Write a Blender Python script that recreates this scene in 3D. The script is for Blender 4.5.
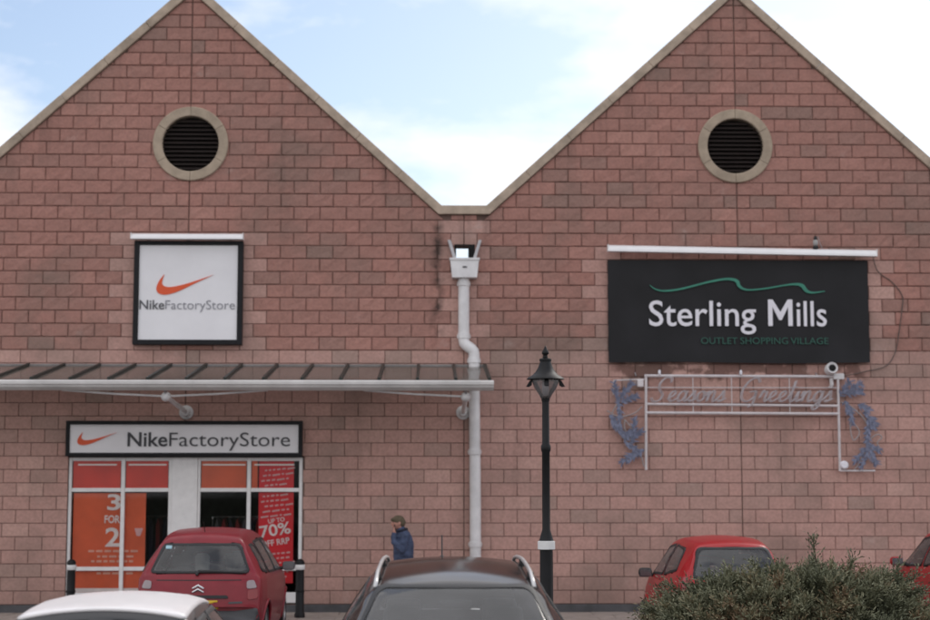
import bpy, bmesh, math, random
import numpy as np
from mathutils import Vector, Matrix, noise
from mathutils.bvhtree import BVHTree
from mathutils.geometry import tessellate_polygon

random.seed(11)
R = math.radians
for o in list(bpy.data.objects):
    bpy.data.objects.remove(o)
SC = bpy.context.scene
COL = SC.collection

# ------------------------------------------------------------------ camera
cam_d = bpy.data.cameras.new('camera')
cam = bpy.data.objects.new('camera', cam_d)
COL.objects.link(cam)
cam.location = (0.0, -28.0, 2.137)
cam.rotation_euler = (R(90 + 6.198), 0, R(-1.2128))
cam_d.sensor_width = 36.0
cam_d.lens = 36.0 * 1644.0 / 930.0
cam_d.clip_end = 3000
SC.camera = cam
cam_d.dof.use_dof = True            # the compact camera's soft focus
cam_d.dof.focus_distance = 16.0
cam_d.dof.aperture_fstop = 1.65
SC.render.engine = 'CYCLES'
SC.view_settings.view_transform = 'Standard'
SC.view_settings.look = 'None'
SC.view_settings.exposure = 0.22
SC.view_settings.gamma = 1.0

# ------------------------------------------------------------------ sky and sun
SUN_AZ, SUN_EL = R(38), R(40)
world = bpy.data.worlds.new('World')
SC.world = world
world.use_nodes = True
wn = world.node_tree
wn.nodes.clear()

def N(tree, typ, **kw):
    n = tree.nodes.new(typ)
    for k, v in kw.items():
        if k.startswith('i_'):
            key = k[2:]
            key = int(key) if key.isdigit() else key.replace('_', ' ')
            n.inputs[key].default_value = v
        else:
            setattr(n, k, v)
    return n

def ramp(tree, stops):
    n = tree.nodes.new('ShaderNodeValToRGB')
    el = n.color_ramp.elements
    while len(el) < len(stops):
        el.new(0.5)
    for e, (p, c) in zip(el, stops):
        e.position = p
        e.color = c if len(c) == 4 else (*c, 1)
    return n

sky = N(wn, 'ShaderNodeTexSky', sky_type='NISHITA')
sky.sun_disc = False
sky.sun_elevation = SUN_EL
sky.sun_rotation = SUN_AZ
sky.air_density = 1.0
sky.dust_density = 1.6
tc = N(wn, 'ShaderNodeTexCoord')
mp = N(wn, 'ShaderNodeMapping')
mp.inputs['Location'].default_value = (-13.61, 1.1, -3.32)
mp.inputs['Scale'].default_value = (1.0, 1.0, 2.6)
wn.links.new(tc.outputs['Generated'], mp.inputs['Vector'])
n1 = N(wn, 'ShaderNodeTexNoise', i_Scale=3.4, i_Detail=8.0, i_Roughness=0.55)
wn.links.new(mp.outputs['Vector'], n1.inputs['Vector'])
n2 = N(wn, 'ShaderNodeTexNoise', i_Scale=0.9, i_Detail=2.0)
wn.links.new(mp.outputs['Vector'], n2.inputs['Vector'])
mx = N(wn, 'ShaderNodeMath', operation='MULTIPLY_ADD', i_1=1.7, i_2=0.0)
wn.links.new(n2.outputs['Fac'], mx.inputs[0])
ad = N(wn, 'ShaderNodeMath', operation='ADD')
n1c = N(wn, 'ShaderNodeMath', operation='MULTIPLY_ADD', i_1=1.5, i_2=-0.25)
wn.links.new(n1.outputs['Fac'], n1c.inputs[0])
wn.links.new(n1c.outputs[0], ad.inputs[0])
wn.links.new(mx.outputs[0], ad.inputs[1])
cr = ramp(wn, [(0.0, (0.05, 0.05, 0.05)), (1.0, (1, 1, 1))])
mr = N(wn, 'ShaderNodeMapRange', i_1=1.14, i_2=1.36)
wn.links.new(ad.outputs[0], mr.inputs[0])
wn.links.new(mr.outputs[0], cr.inputs['Fac'])
mixs = N(wn, 'ShaderNodeMix', data_type='RGBA')
skym = N(wn, 'ShaderNodeMix', data_type='RGBA', blend_type='MULTIPLY')
skym.inputs[0].default_value = 1.0
skym.inputs[7].default_value = (1.22, 1.26, 1.30, 1)
wn.links.new(sky.outputs['Color'], skym.inputs[6])
wn.links.new(cr.outputs['Color'], mixs.inputs[0])
wn.links.new(skym.outputs[2], mixs.inputs[6])
mixs.inputs[7].default_value = (10.5, 10.4, 10.8, 1)
bg = N(wn, 'ShaderNodeBackground', i_Strength=0.1)
wn.links.new(mixs.outputs[2], bg.inputs['Color'])
wo = N(wn, 'ShaderNodeOutputWorld')
wn.links.new(bg.outputs[0], wo.inputs['Surface'])

sun_d = bpy.data.lights.new('sun', 'SUN')
sun_d.energy = 0.9
sun_d.angle = R(18)
sun_d.color = (1.0, 0.95, 0.88)
sun = bpy.data.objects.new('sun', sun_d)
COL.objects.link(sun)
sdir = Vector((math.sin(SUN_AZ) * math.cos(SUN_EL), math.cos(SUN_AZ) * math.cos(SUN_EL), math.sin(SUN_EL)))
sun.rotation_euler = (-sdir).to_track_quat('-Z', 'Y').to_euler()
sun.location = (10, 20, 30)

# ------------------------------------------------------------------ materials
MATS = {}
def glow_strip(name, strength):
    m = bpy.data.materials.new(name)
    m.use_nodes = True
    p = m.node_tree.nodes['Principled BSDF']
    p.inputs['Base Color'].default_value = (0.8, 0.8, 0.78, 1)
    p.inputs['Emission Color'].default_value = (1.0, 0.95, 0.88, 1)
    p.inputs['Emission Strength'].default_value = strength
    MATS[name] = m
glow_strip('tube_reflection', 0.05)  # faint emission stands in for fluorescent reflections on the top panes

def mat(name, col, rough=0.6, metal=0.0, coat=0.0, var=0.12, scale=6.0, bump=0.0, bscale=40.0, spec=0.5, emit=None):
    """Principled material with a little procedural variation and relief."""
    m = bpy.data.materials.new(name)
    m.use_nodes = True
    t = m.node_tree
    p = t.nodes['Principled BSDF']
    p.inputs['Roughness'].default_value = rough
    p.inputs['Metallic'].default_value = metal
    p.inputs['Coat Weight'].default_value = coat
    p.inputs['Coat Roughness'].default_value = 0.06
    p.inputs['Specular IOR Level'].default_value = spec
    g = N(t, 'ShaderNodeNewGeometry')
    nz = N(t, 'ShaderNodeTexNoise', i_Scale=scale, i_Detail=6.0, i_Roughness=0.6)
    t.links.new(g.outputs['Position'], nz.inputs['Vector'])
    lo = tuple(max(0, c * (1 - var)) for c in col)
    hi = tuple(min(1, c * (1 + var)) for c in col)
    r = ramp(t, [(0.3, lo), (0.7, hi)])
    t.links.new(nz.outputs['Fac'], r.inputs['Fac'])
    t.links.new(r.outputs['Color'], p.inputs['Base Color'])
    if bump > 0:
        nb = N(t, 'ShaderNodeTexNoise', i_Scale=bscale, i_Detail=5.0)
        t.links.new(g.outputs['Position'], nb.inputs['Vector'])
        b = N(t, 'ShaderNodeBump', i_Strength=bump, i_Distance=0.02)
        t.links.new(nb.outputs['Fac'], b.inputs['Height'])
        t.links.new(b.outputs['Normal'], p.inputs['Normal'])
    MATS[name] = m
    return m

def glass(name, tint, rough=0.02, ior=1.5, dirt_haze=0.0, dirt_haze_col=(0.4, 0.4, 0.38)):
    m = bpy.data.materials.new(name)
    m.use_nodes = True
    t = m.node_tree
    t.nodes.clear()
    out = N(t, 'ShaderNodeOutputMaterial')
    tr = N(t, 'ShaderNodeBsdfTransparent')
    tr.inputs['Color'].default_value = (*tint, 1)
    gl = N(t, 'ShaderNodeBsdfGlossy', i_Roughness=rough)
    fr = N(t, 'ShaderNodeFresnel', i_IOR=ior)
    mi = N(t, 'ShaderNodeMixShader')
    t.links.new(fr.outputs[0], mi.inputs[0])
    t.links.new(tr.outputs[0], mi.inputs[1])
    t.links.new(gl.outputs[0], mi.inputs[2])
    last = mi
    if dirt_haze > 0:
        g = N(t, 'ShaderNodeNewGeometry')
        nz = N(t, 'ShaderNodeTexNoise', i_Scale=2.5, i_Detail=6.0)
        t.links.new(g.outputs['Position'], nz.inputs['Vector'])
        ml = N(t, 'ShaderNodeMath', operation='MULTIPLY', i_1=dirt_haze * 2)
        t.links.new(nz.outputs['Fac'], ml.inputs[0])
        df = N(t, 'ShaderNodeBsdfDiffuse')
        df.inputs['Color'].default_value = (*dirt_haze_col, 1)
        m2 = N(t, 'ShaderNodeMixShader')
        t.links.new(ml.outputs[0], m2.inputs[0])
        t.links.new(mi.outputs[0], m2.inputs[1])
        t.links.new(df.outputs[0], m2.inputs[2])
        last = m2
    t.links.new(last.outputs[0], out.inputs['Surface'])
    MATS[name] = m
    return m

def block_material(name, stops, bump, bscale, rough_amp):
    """Masonry: tone of each block (object or face attribute), blotches, and stains with a shape of their own."""
    m = bpy.data.materials.new(name)
    m.use_nodes = True
    t = m.node_tree
    p = t.nodes['Principled BSDF']
    p.inputs['Roughness'].default_value = 0.92
    p.inputs['Specular IOR Level'].default_value = 0.25
    ao = N(t, 'ShaderNodeAttribute', attribute_type='OBJECT', attribute_name='tone')
    ag = N(t, 'ShaderNodeAttribute', attribute_type='GEOMETRY', attribute_name='tone')
    s = N(t, 'ShaderNodeMath', operation='ADD')
    t.links.new(ao.outputs['Fac'], s.inputs[0])
    t.links.new(ag.outputs['Fac'], s.inputs[1])
    r = ramp(t, stops)
    t.links.new(s.outputs[0], r.inputs['Fac'])
    g = N(t, 'ShaderNodeNewGeometry')
    last = r.outputs['Color']

    def blend(fac, col, typ='MIX'):
        nonlocal last
        x = N(t, 'ShaderNodeMix', data_type='RGBA', blend_type=typ)
        t.links.new(fac, x.inputs[0])
        t.links.new(last, x.inputs[6])
        x.inputs[7].default_value = (*col, 1)
        last = x.outputs[2]

    def math(op, a, b=None, c=None, clamp=False):
        n = N(t, 'ShaderNodeMath', operation=op, use_clamp=clamp)
        for i, v in enumerate((a, b, c)):
            if v is None:
                continue
            if isinstance(v, (int, float)):
                n.inputs[i].default_value = v
            else:
                t.links.new(v, n.inputs[i])
        return n.outputs[0]

    def nz(scale, detail=5.0, vec=None, rough=0.6):
        n = N(t, 'ShaderNodeTexNoise', i_Scale=scale, i_Detail=detail, i_Roughness=rough)
        t.links.new(vec or g.outputs['Position'], n.inputs['Vector'])
        return n.outputs['Fac']

    def rng(v, a, b, c=0.0, d=1.0):
        n = N(t, 'ShaderNodeMapRange', i_1=a, i_2=b, i_3=c, i_4=d)
        t.links.new(v, n.inputs[0])
        return n.outputs[0]
    # grain of the concrete
    blend(rng(nz(26, 6), 0.35, 0.75, 0.0, 0.35), (0.13, 0.08, 0.068))
    blend(rng(nz(70, 3), 0.55, 0.8, 0.0, 0.45), (0.42, 0.30, 0.26))
    # broad grey green weathering
    blend(rng(nz(0.55, 4), 0.50, 0.68, 0.0, 0.5), (0.20, 0.15, 0.125))
    sx = N(t, 'ShaderNodeSeparateXYZ')
    t.links.new(g.outputs['Position'], sx.inputs[0])
    X, Z = sx.outputs['X'], sx.outputs['Z']
    # runs of dirt drawn out downward
    mpn = N(t, 'ShaderNodeMapping')
    mpn.inputs['Scale'].default_value = (2.2, 1.0, 0.22)
    t.links.new(g.outputs['Position'], mpn.inputs['Vector'])
    blend(rng(nz(1.0, 6, mpn.outputs[0]), 0.60, 0.80, 0.0, 0.32), (0.12, 0.085, 0.072))
    # black streak left of the hopper
    dx = math('ABSOLUTE', math('SUBTRACT', X, 0.115))
    st = math('MULTIPLY', rng(dx, 0.02, 0.15, 1.0, 0.0), rng(nz(3.2, 5), 0.40, 0.62))
    st = math('MULTIPLY', st, rng(Z, 4.5, 4.9))
    st = math('MULTIPLY', st, rng(Z, 6.55, 6.85, 1.0, 0.0))
    blend(math('MULTIPLY', st, 0.85), (0.022, 0.02, 0.018))
    # darker brown remnant below the big sign
    bx_ = math('MULTIPLY', rng(X, 3.0, 3.25), rng(X, 7.3, 7.65, 1.0, 0.0))
    zz = math('ADD', Z, math('MULTIPLY', nz(1.5, 5), 0.75))
    bz_ = rng(zz, 4.40, 4.46)
    bz2 = rng(Z, 4.30, 4.36, 1.0, 0.0)
    ho = rng(nz(1.25, 5), 0.56, 0.60, 1.0, 0.15)
    blend(math('MULTIPLY', math('MULTIPLY', math('MULTIPLY', bx_, bz_), math('MULTIPLY', bz2, ho)), 0.72), (0.095, 0.048, 0.038))
    # splash dirt low on the wall
    blend(rng(math('ADD', Z, math('MULTIPLY', nz(2.0, 4), 0.5)), 0.35, 0.95, 0.35, 0.0), (0.12, 0.095, 0.08))
    ax = math('MINIMUM', math('ABSOLUTE', math('SUBTRACT', X, -4.15)), math('ABSOLUTE', math('SUBTRACT', X, 5.30)))
    dtop = math('SUBTRACT', math('MAXIMUM', math('MULTIPLY_ADD', ax, -0.91, 6.83 + 0.91 * 4.285), 6.83), Z)
    mps = N(t, 'ShaderNodeMapping')
    mps.inputs['Scale'].default_value = (3.4, 1.0, 0.10)
    t.links.new(g.outputs['Position'], mps.inputs['Vector'])
    blend(math('MULTIPLY', rng(dtop, 0.05, 0.9, 1.0, 0.0), rng(nz(1.0, 5, mps.outputs[0]), 0.52, 0.74, 0.0, 0.5)), (0.09, 0.065, 0.055))
    blend(math('MULTIPLY', rng(nz(1.9, 6), 0.60, 0.74), rng(nz(9.0, 5), 0.42, 0.66, 0.0, 0.32)), (0.55, 0.46, 0.42))
    t.links.new(last, p.inputs['Base Color'])
    b = N(t, 'ShaderNodeBump', i_Strength=bump, i_Distance=rough_amp)
    t.links.new(nz(bscale, 7), b.inputs['Height'])
    t.links.new(b.outputs['Normal'], p.inputs['Normal'])
    MATS[name] = m

block_material('split_face_block', [(0.0, (0.325, 0.202, 0.168)), (0.28, (0.390, 0.208, 0.172)), (0.65, (0.425, 0.215, 0.176)), (1.0, (0.475, 0.250, 0.205))], 0.42, 14, 0.03)
block_material('smooth_block', [(0.0, (0.42, 0.285, 0.242)), (0.28, (0.500, 0.310, 0.264)), (0.7, (0.550, 0.326, 0.278)), (1.0, (0.600, 0.378, 0.322))], 0.35, 60, 0.01)
mat('mortar', (0.145, 0.092, 0.076), 0.95, var=0.45, scale=1.6)
mat('coping', (0.44, 0.35, 0.27), 0.85, var=0.28, scale=3.5, bump=0.3, bscale=25)
mat('ring_stone', (0.40, 0.32, 0.24), 0.85, var=0.18, scale=5, bump=0.3, bscale=30)
mat('plinth', (0.075, 0.075, 0.08), 0.8, var=0.3, scale=4)
mat('louvre', (0.024, 0.017, 0.015), 0.55)
mat('black_void', (0.006, 0.006, 0.006), 0.9)
mat('white_frame', (0.80, 0.79, 0.78), 0.4, var=0.07)
mat('white_plastic', (0.72, 0.71, 0.71), 0.4, var=0.13, scale=4)
mat('white_gloss', (0.84, 0.83, 0.83), 0.35, var=0.03, coat=0.3)
mat('sign_white', (0.79, 0.78, 0.80), 0.3, var=0.04, scale=2, coat=0.2)
mat('sign_black', (0.008, 0.008, 0.010), 0.5, var=0.3, spec=0.25)
mat('banner_black', (0.010, 0.010, 0.012), 0.5, spec=0.3, var=0.35, scale=1.2, bump=0.25, bscale=1.1)
mat('swoosh_orange', (0.72, 0.085, 0.015), 0.4, var=0.05)
mat('letter_dark', (0.035, 0.035, 0.042), 0.4)
mat('letter_grey', (0.075, 0.075, 0.085), 0.4)
mat('letter_pale_grey', (0.22, 0.22, 0.25), 0.4)
mat('letter_white', (0.80, 0.79, 0.84), 0.4, var=0.03)
mat('letter_green', (0.03, 0.22, 0.15), 0.45)
mat('letter_dim_green', (0.012, 0.085, 0.06), 0.45)
mat('galvanised', (0.42, 0.41, 0.42), 0.45, metal=0.4, var=0.15)
mat('gutter_metal', (0.60, 0.58, 0.56), 0.45, metal=0.0, var=0.16, scale=2)
mat('gutter_dark', (0.20, 0.185, 0.18), 0.6, var=0.2)
mat('rib_dark', (0.02, 0.024, 0.02), 0.5)
mat('cast_black', (0.006, 0.006, 0.007), 0.5, var=0.3, spec=0.3)
mat('band_white', (0.74, 0.73, 0.72), 0.5)
mat('frame_silver', (0.62, 0.58, 0.585), 0.45, metal=0.05, var=0.12)
mat('rope_grey', (0.41, 0.37, 0.385), 0.45, var=0.15)
mat('tinsel_blue', (0.160, 0.175, 0.255), 0.5, var=0.35, scale=12)
mat('wire_grey', (0.33, 0.30, 0.30), 0.6)
mat('cable_dark', (0.11, 0.085, 0.075), 0.7)
mat('orange_print', (0.70, 0.115, 0.040), 0.6, var=0.16, scale=1.5)
mat('red_orange_print', (0.68, 0.040, 0.018), 0.6, var=0.2, scale=1.5)
mat('red_print', (0.70, 0.012, 0.022), 0.55, var=0.1, scale=2)
mat('print_white', (0.85, 0.76, 0.74), 0.6)
mat('print_faded', (0.78, 0.40, 0.30), 0.6)
mat('print_pink', (0.72, 0.42, 0.42), 0.6)
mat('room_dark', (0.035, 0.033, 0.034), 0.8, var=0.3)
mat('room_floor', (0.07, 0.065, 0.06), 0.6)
mat('cloth_red', (0.22, 0.02, 0.02), 0.9)
mat('cloth_grey', (0.09, 0.085, 0.09), 0.9)
mat('cloth_navy', (0.02, 0.02, 0.04), 0.9)
mat('asphalt', (0.105, 0.10, 0.097), 0.92, var=0.25, scale=3, bump=0.4, bscale=90)
mat('paving', (0.33, 0.28, 0.245), 0.9, var=0.2, scale=4, bump=0.25, bscale=40)
mat('kerb', (0.30, 0.28, 0.26), 0.9, var=0.15)
mat('ground', (0.09, 0.10, 0.06), 0.95, var=0.3, scale=0.2)
mat('soil', (0.055, 0.042, 0.03), 0.95, var=0.4, scale=6, bump=0.5)
mat('road_paint', (0.62, 0.62, 0.60), 0.7, var=0.2, scale=8)
mat('roof_sheet', (0.16, 0.16, 0.17), 0.6)
mat('paint_maroon', (0.225, 0.012, 0.022), 0.4, metal=0.0, spec=0.3, coat=0.25, var=0.10, scale=5)
mat('paint_red', (0.36, 0.006, 0.010), 0.4, spec=0.3, coat=0.3, var=0.08)
mat('paint_black', (0.008, 0.006, 0.006), 0.13, metal=0.0, spec=0.28, var=0.2)
mat('paint_white', (0.86, 0.83, 0.82), 0.4, coat=0.3, var=0.03)
mat('paint_grey_dark', (0.03, 0.03, 0.032), 0.35, coat=0.5)
mat('trim_black', (0.015, 0.015, 0.016), 0.55)
mat('trim_grey', (0.07, 0.07, 0.075), 0.6)
mat('tyre', (0.018, 0.018, 0.018), 0.85)
mat('alloy', (0.45, 0.45, 0.46), 0.3, metal=0.8)
mat('mirror_face', (0.22, 0.22, 0.23), 0.2, metal=0.8)
mat('chrome', (0.65, 0.65, 0.66), 0.22, metal=0.9)
mat('rail_silver', (0.58, 0.57, 0.56), 0.3, metal=0.6)
mat('lamp_red', (0.24, 0.006, 0.010), 0.3, coat=0.4)
mat('lamp_clear', (0.30, 0.24, 0.25), 0.2, coat=0.6)
mat('plate_yellow', (0.70, 0.46, 0.02), 0.4)
mat('plate_white', (0.75, 0.75, 0.72), 0.4)
mat('sticker_blue', (0.35, 0.55, 0.62), 0.5)
mat('seat_cloth', (0.075, 0.075, 0.08), 0.9)
mat('seat_pale', (0.35, 0.34, 0.33), 0.9)
mat('skin', (0.52, 0.26, 0.20), 0.6, var=0.1, scale=20)
mat('jacket_blue', (0.055, 0.075, 0.135), 0.85, var=0.3, scale=8, bump=0.3, bscale=14)
mat('collar_dark', (0.012, 0.014, 0.028), 0.85)
mat('trouser_dark', (0.025, 0.025, 0.03), 0.9)
mat('shoe', (0.012, 0.01, 0.01), 0.5)
mat('hair_brown', (0.11, 0.085, 0.052), 0.8, var=0.4, scale=60)
mat('bark', (0.06, 0.042, 0.03), 0.9)
glass('car_glass', (0.74, 0.78, 0.77), ior=1.6, dirt_haze=0.10, dirt_haze_col=(0.5, 0.5, 0.5))  # pale diffuse share paints in brightness of reflections and see-through light, not grime
glass('shop_glass', (0.97, 0.975, 0.97), ior=1.24)
glass('canopy_glass', (0.955, 0.945, 0.92), rough=0.1, ior=1.35, dirt_haze=0.13, dirt_haze_col=(0.36, 0.32, 0.28))
glass('lantern_glass', (0.72, 0.70, 0.70), rough=0.15, dirt_haze=0.30, dirt_haze_col=(0.45, 0.42, 0.42))

def foliage_material(name):
    m = bpy.data.materials.new(name)
    m.use_nodes = True
    t = m.node_tree
    p = t.nodes['Principled BSDF']
    p.inputs['Roughness'].default_value = 0.75
    a = N(t, 'ShaderNodeAttribute', attribute_type='GEOMETRY', attribute_name='tone')
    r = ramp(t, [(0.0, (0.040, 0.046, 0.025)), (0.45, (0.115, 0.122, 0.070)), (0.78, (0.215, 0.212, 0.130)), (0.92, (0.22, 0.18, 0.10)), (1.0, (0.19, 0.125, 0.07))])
    t.links.new(a.outputs['Fac'], r.inputs['Fac'])
    t.links.new(r.outputs['Color'], p.inputs['Base Color'])
    MATS[name] = m
foliage_material('juniper')

# ------------------------------------------------------------------ mesh helpers
class MB:
    def __init__(s):
        s.v, s.f, s.m, s.t = [], [], [], []

    def add(s, vs, fs, mi=0, tone=0.0):
        b = len(s.v)
        s.v.extend([tuple(v) for v in vs])
        s.f.extend([tuple(i + b for i in f) for f in fs])
        s.m.extend([mi] * len(fs))
        s.t.extend([tone] * len(fs))

    def box(s, x0, x1, y0, y1, z0, z1, bev=0.0, mi=0, M=None):
        if bev <= 0:
            v = [(x, y, z) for x in (x0, x1) for y in (y0, y1) for z in (z0, z1)]
            f = [(0, 1, 3, 2), (4, 6, 7, 5), (0, 4, 5, 1), (2, 3, 7, 6), (0, 2, 6, 4), (1, 5, 7, 3)]
        else:
            bm = bmesh.new()
            bmesh.ops.create_cube(bm, size=1.0)
            for w in bm.verts:
                w.co = ((x0 + x1) / 2 + w.co.x * (x1 - x0), (y0 + y1) / 2 + w.co.y * (y1 - y0), (z0 + z1) / 2 + w.co.z * (z1 - z0))
            bmesh.ops.bevel(bm, geom=list(bm.edges), offset=bev, segments=2, affect='EDGES', profile=0.5)
            bm.verts.index_update()
            v = [w.co.copy() for w in bm.verts]
            f = [[w.index for w in fc.verts] for fc in bm.faces]
            bm.free()
        if M is not None:
            v = [M @ Vector(q) for q in v]
        s.add(v, f, mi)
        return s

    def tube(s, pts, r, n=8, mi=0, cap=True, closed=False):
        pts = [Vector(p) for p in pts]
        rs = r if isinstance(r, (list, tuple)) else [r] * len(pts)
        up = None
        vs, fs = [], []
        L = len(pts)
        for i, p in enumerate(pts):
            if closed:
                d = (pts[(i + 1) % L] - pts[i - 1]).normalized()
            else:
                d = (pts[min(i + 1, L - 1)] - pts[max(i - 1, 0)])
                d = d.normalized() if d.length > 1e-9 else Vector((0, 0, 1))
            if up is None:
                up = Vector((0, 0, 1)) if abs(d.z) < 0.9 else Vector((0, 1, 0))
            a = d.cross(up)
            a = a.normalized() if a.length > 1e-6 else d.orthogonal().normalized()
            up = a.cross(d).normalized()
            for k in range(n):
                q = 2 * math.pi * k / n
                vs.append(p + (a * math.cos(q) + up * math.sin(q)) * rs[i])
        for i in range(L if closed else L - 1):
            j = (i + 1) % L
            for k in range(n):
                fs.append((i * n + k, i * n + (k + 1) % n, j * n + (k + 1) % n, j * n + k))
        if cap and not closed:
            fs.append(tuple(range(n - 1, -1, -1)))
            fs.append(tuple((L - 1) * n + k for k in range(n)))
        s.add(vs, fs, mi)
        return s

    def lathe(s, prof, n=20, mi=0, M=None):
        """prof: (radius, z) up the axis; closed at both ends."""
        vs, fs = [], []
        for r, z in prof:
            for k in range(n):
                q = 2 * math.pi * k / n
                vs.append(Vector((r * math.cos(q), r * math.sin(q), z)))
        for i in range(len(prof) - 1):
            for k in range(n):
                fs.append((i * n + k, i * n + (k + 1) % n, (i + 1) * n + (k + 1) % n, (i + 1) * n + k))
        fs.append(tuple(range(n - 1, -1, -1)))
        fs.append(tuple((len(prof) - 1) * n + k for k in range(n)))
        if M is not None:
            vs = [M @ v for v in vs]
        s.add(vs, fs, mi)
        return s

    def prism(s, poly, y0, y1, mi=0, tone=0.0):
        """poly in (x, z), extruded from y0 (front) to y1; may be concave."""
        n = len(poly)
        area = sum(poly[i][0] * poly[(i + 1) % n][1] - poly[(i + 1) % n][0] * poly[i][1] for i in range(n))
        if area < 0:
            poly = poly[::-1]
        tris = tessellate_polygon([[Vector((p[0], p[1], 0)) for p in poly]])
        vs = [(p[0], y0, p[1]) for p in poly] + [(p[0], y1, p[1]) for p in poly]
        fs = []
        for t in tris:
            a, b, c = [Vector(poly[i]) for i in t]
            cr_ = (b - a).x * (c - a).y - (b - a).y * (c - a).x
            t = t if cr_ > 0 else (t[0], t[2], t[1])
            fs.append(tuple(t))
            fs.append((t[2] + n, t[1] + n, t[0] + n))
        for i in range(n):
            j = (i + 1) % n
            fs.append((i, i + n, j + n, j))
        s.add(vs, fs, mi, tone)
        return s

    def mesh(s, name, mats, smooth=False, tone=False):
        me = bpy.data.meshes.new(name)
        me.from_pydata(s.v, [], s.f)
        for m in (mats if isinstance(mats, (list, tuple)) else [mats]):
            me.materials.append(MATS[m])
        if any(s.m):
            me.polygons.foreach_set('material_index', s.m)
        if smooth:
            me.polygons.foreach_set('use_smooth', [True] * len(s.f))
        if tone:
            at = me.attributes.new('tone', 'FLOAT', 'FACE')
            at.data.foreach_set('value', s.t)
        me.update()
        return me

    def build(s, name, mats, parent=None, smooth=False, tone=False, angle=None):
        me = s.mesh(name, mats, smooth, tone)
        if angle is not None:
            me.polygons.foreach_set('use_smooth', [True] * len(s.f))
            me.set_sharp_from_angle(angle=R(angle))
        return link(name, me, parent)

def link(name, data, parent=None, loc=None):
    o = bpy.data.objects.new(name, data)
    COL.objects.link(o)
    if parent is not None:
        o.parent = parent
    if loc is not None:
        o.location = loc
    return o

def thing(name, label, cat, loc=(0, 0, 0), rz=0.0, group=None):
    o = link(name, None, None, loc)
    o.empty_display_size = 0.2
    o.rotation_euler = (0, 0, rz)
    return tag(o, label, cat, group)

def tag(o, label, cat, group=None):
    o['label'] = label
    o['category'] = cat
    if group:
        o['group'] = group
    return o

def struct(o):
    o['kind'] = 'structure'
    return o

def spline(pts, sub=8, closed=False):
    """Catmull-Rom through points of any dimension."""
    P = [np.array(p, float) for p in pts]
    n = len(P)
    out = []
    rngi = range(n) if closed else range(n - 1)
    for i in rngi:
        p0 = P[i - 1] if (closed or i > 0) else 2 * P[0] - P[1]
        p1, p2 = P[i], P[(i + 1) % n]
        p3 = P[(i + 2) % n] if (closed or i + 2 < n) else 2 * P[-1] - P[-2]
        for k in range(sub):
            t = k / sub
            out.append(tuple(0.5 * (2 * p1 + (p2 - p0) * t + (2 * p0 - 5 * p1 + 4 * p2 - p3) * t * t + (3 * p1 - p0 - 3 * p2 + p3) * t ** 3)))
    if not closed:
        out.append(tuple(P[-1]))
    return out

def text_part(name, body, x0, x1, zb, cap, y, material, parent, weight=0.0, depth=0.012, tilt=0.0):
    """Lettering: body spans x0..x1, baseline zb, capital height cap, front face at y facing -Y."""
    cu = bpy.data.curves.new(name, 'FONT')
    cu.body = body
    cu.offset = weight
    cu.resolution_u = 4
    tmp = bpy.data.objects.new('text_tmp', cu)
    COL.objects.link(tmp)
    dg = bpy.context.evaluated_depsgraph_get()
    me0 = bpy.data.meshes.new_from_object(tmp.evaluated_get(dg))
    V = np.array([v.co[:] for v in me0.vertices])
    F = [tuple(p.vertices) for p in me0.polygons]
    bpy.data.objects.remove(tmp)
    bpy.data.meshes.remove(me0)
    lo, hi = V[:, 0].min(), V[:, 0].max()
    sx = (x1 - x0) / (hi - lo)
    sz = cap / 0.73
    m = MB()
    n = len(V)
    P = [((v[0] - lo) * sx, v[1] * sz) for v in V]
    ca, sa = math.cos(tilt), math.sin(tilt)
    P = [(x0 + a * ca - b * sa, zb + a * sa + b * ca) for a, b in P]
    vs = [(a, y, b) for a, b in P] + [(a, y + depth, b) for a, b in P]
    edges = {}
    for f in F:
        for i in range(len(f)):
            e = (f[i], f[(i + 1) % len(f)])
            edges[e] = edges.get(e, 0) + 1
    fs = list(F)
    for (a, b) in edges:
        if (b, a) not in edges:
            fs.append((b, a, a + n, b + n))
    m.add(vs, fs)
    return m.build(name, material, parent)

def swoosh(x0, x1, z0, z1, y, parent):
    # outline in unit box, tail tip at upper right
    low = spline([(0.135, 1.0), (0.045, 0.66), (0.0, 0.32), (0.03, 0.09), (0.12, 0.0), (0.24, 0.03), (0.42, 0.20), (0.70, 0.58), (1.0, 0.97)], 8)
    upp = spline([(1.0, 0.97), (0.74, 0.72), (0.48, 0.50), (0.30, 0.39), (0.19, 0.38), (0.12, 0.46), (0.10, 0.62), (0.135, 1.0)], 8)
    poly = [(x0 + a * (x1 - x0), z0 + b * (z1 - z0)) for a, b in low[:-1] + upp[:-1]]
    return MB().prism(poly, y, y + 0.012).build('swoosh_mark', 'swoosh_orange', parent)

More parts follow.
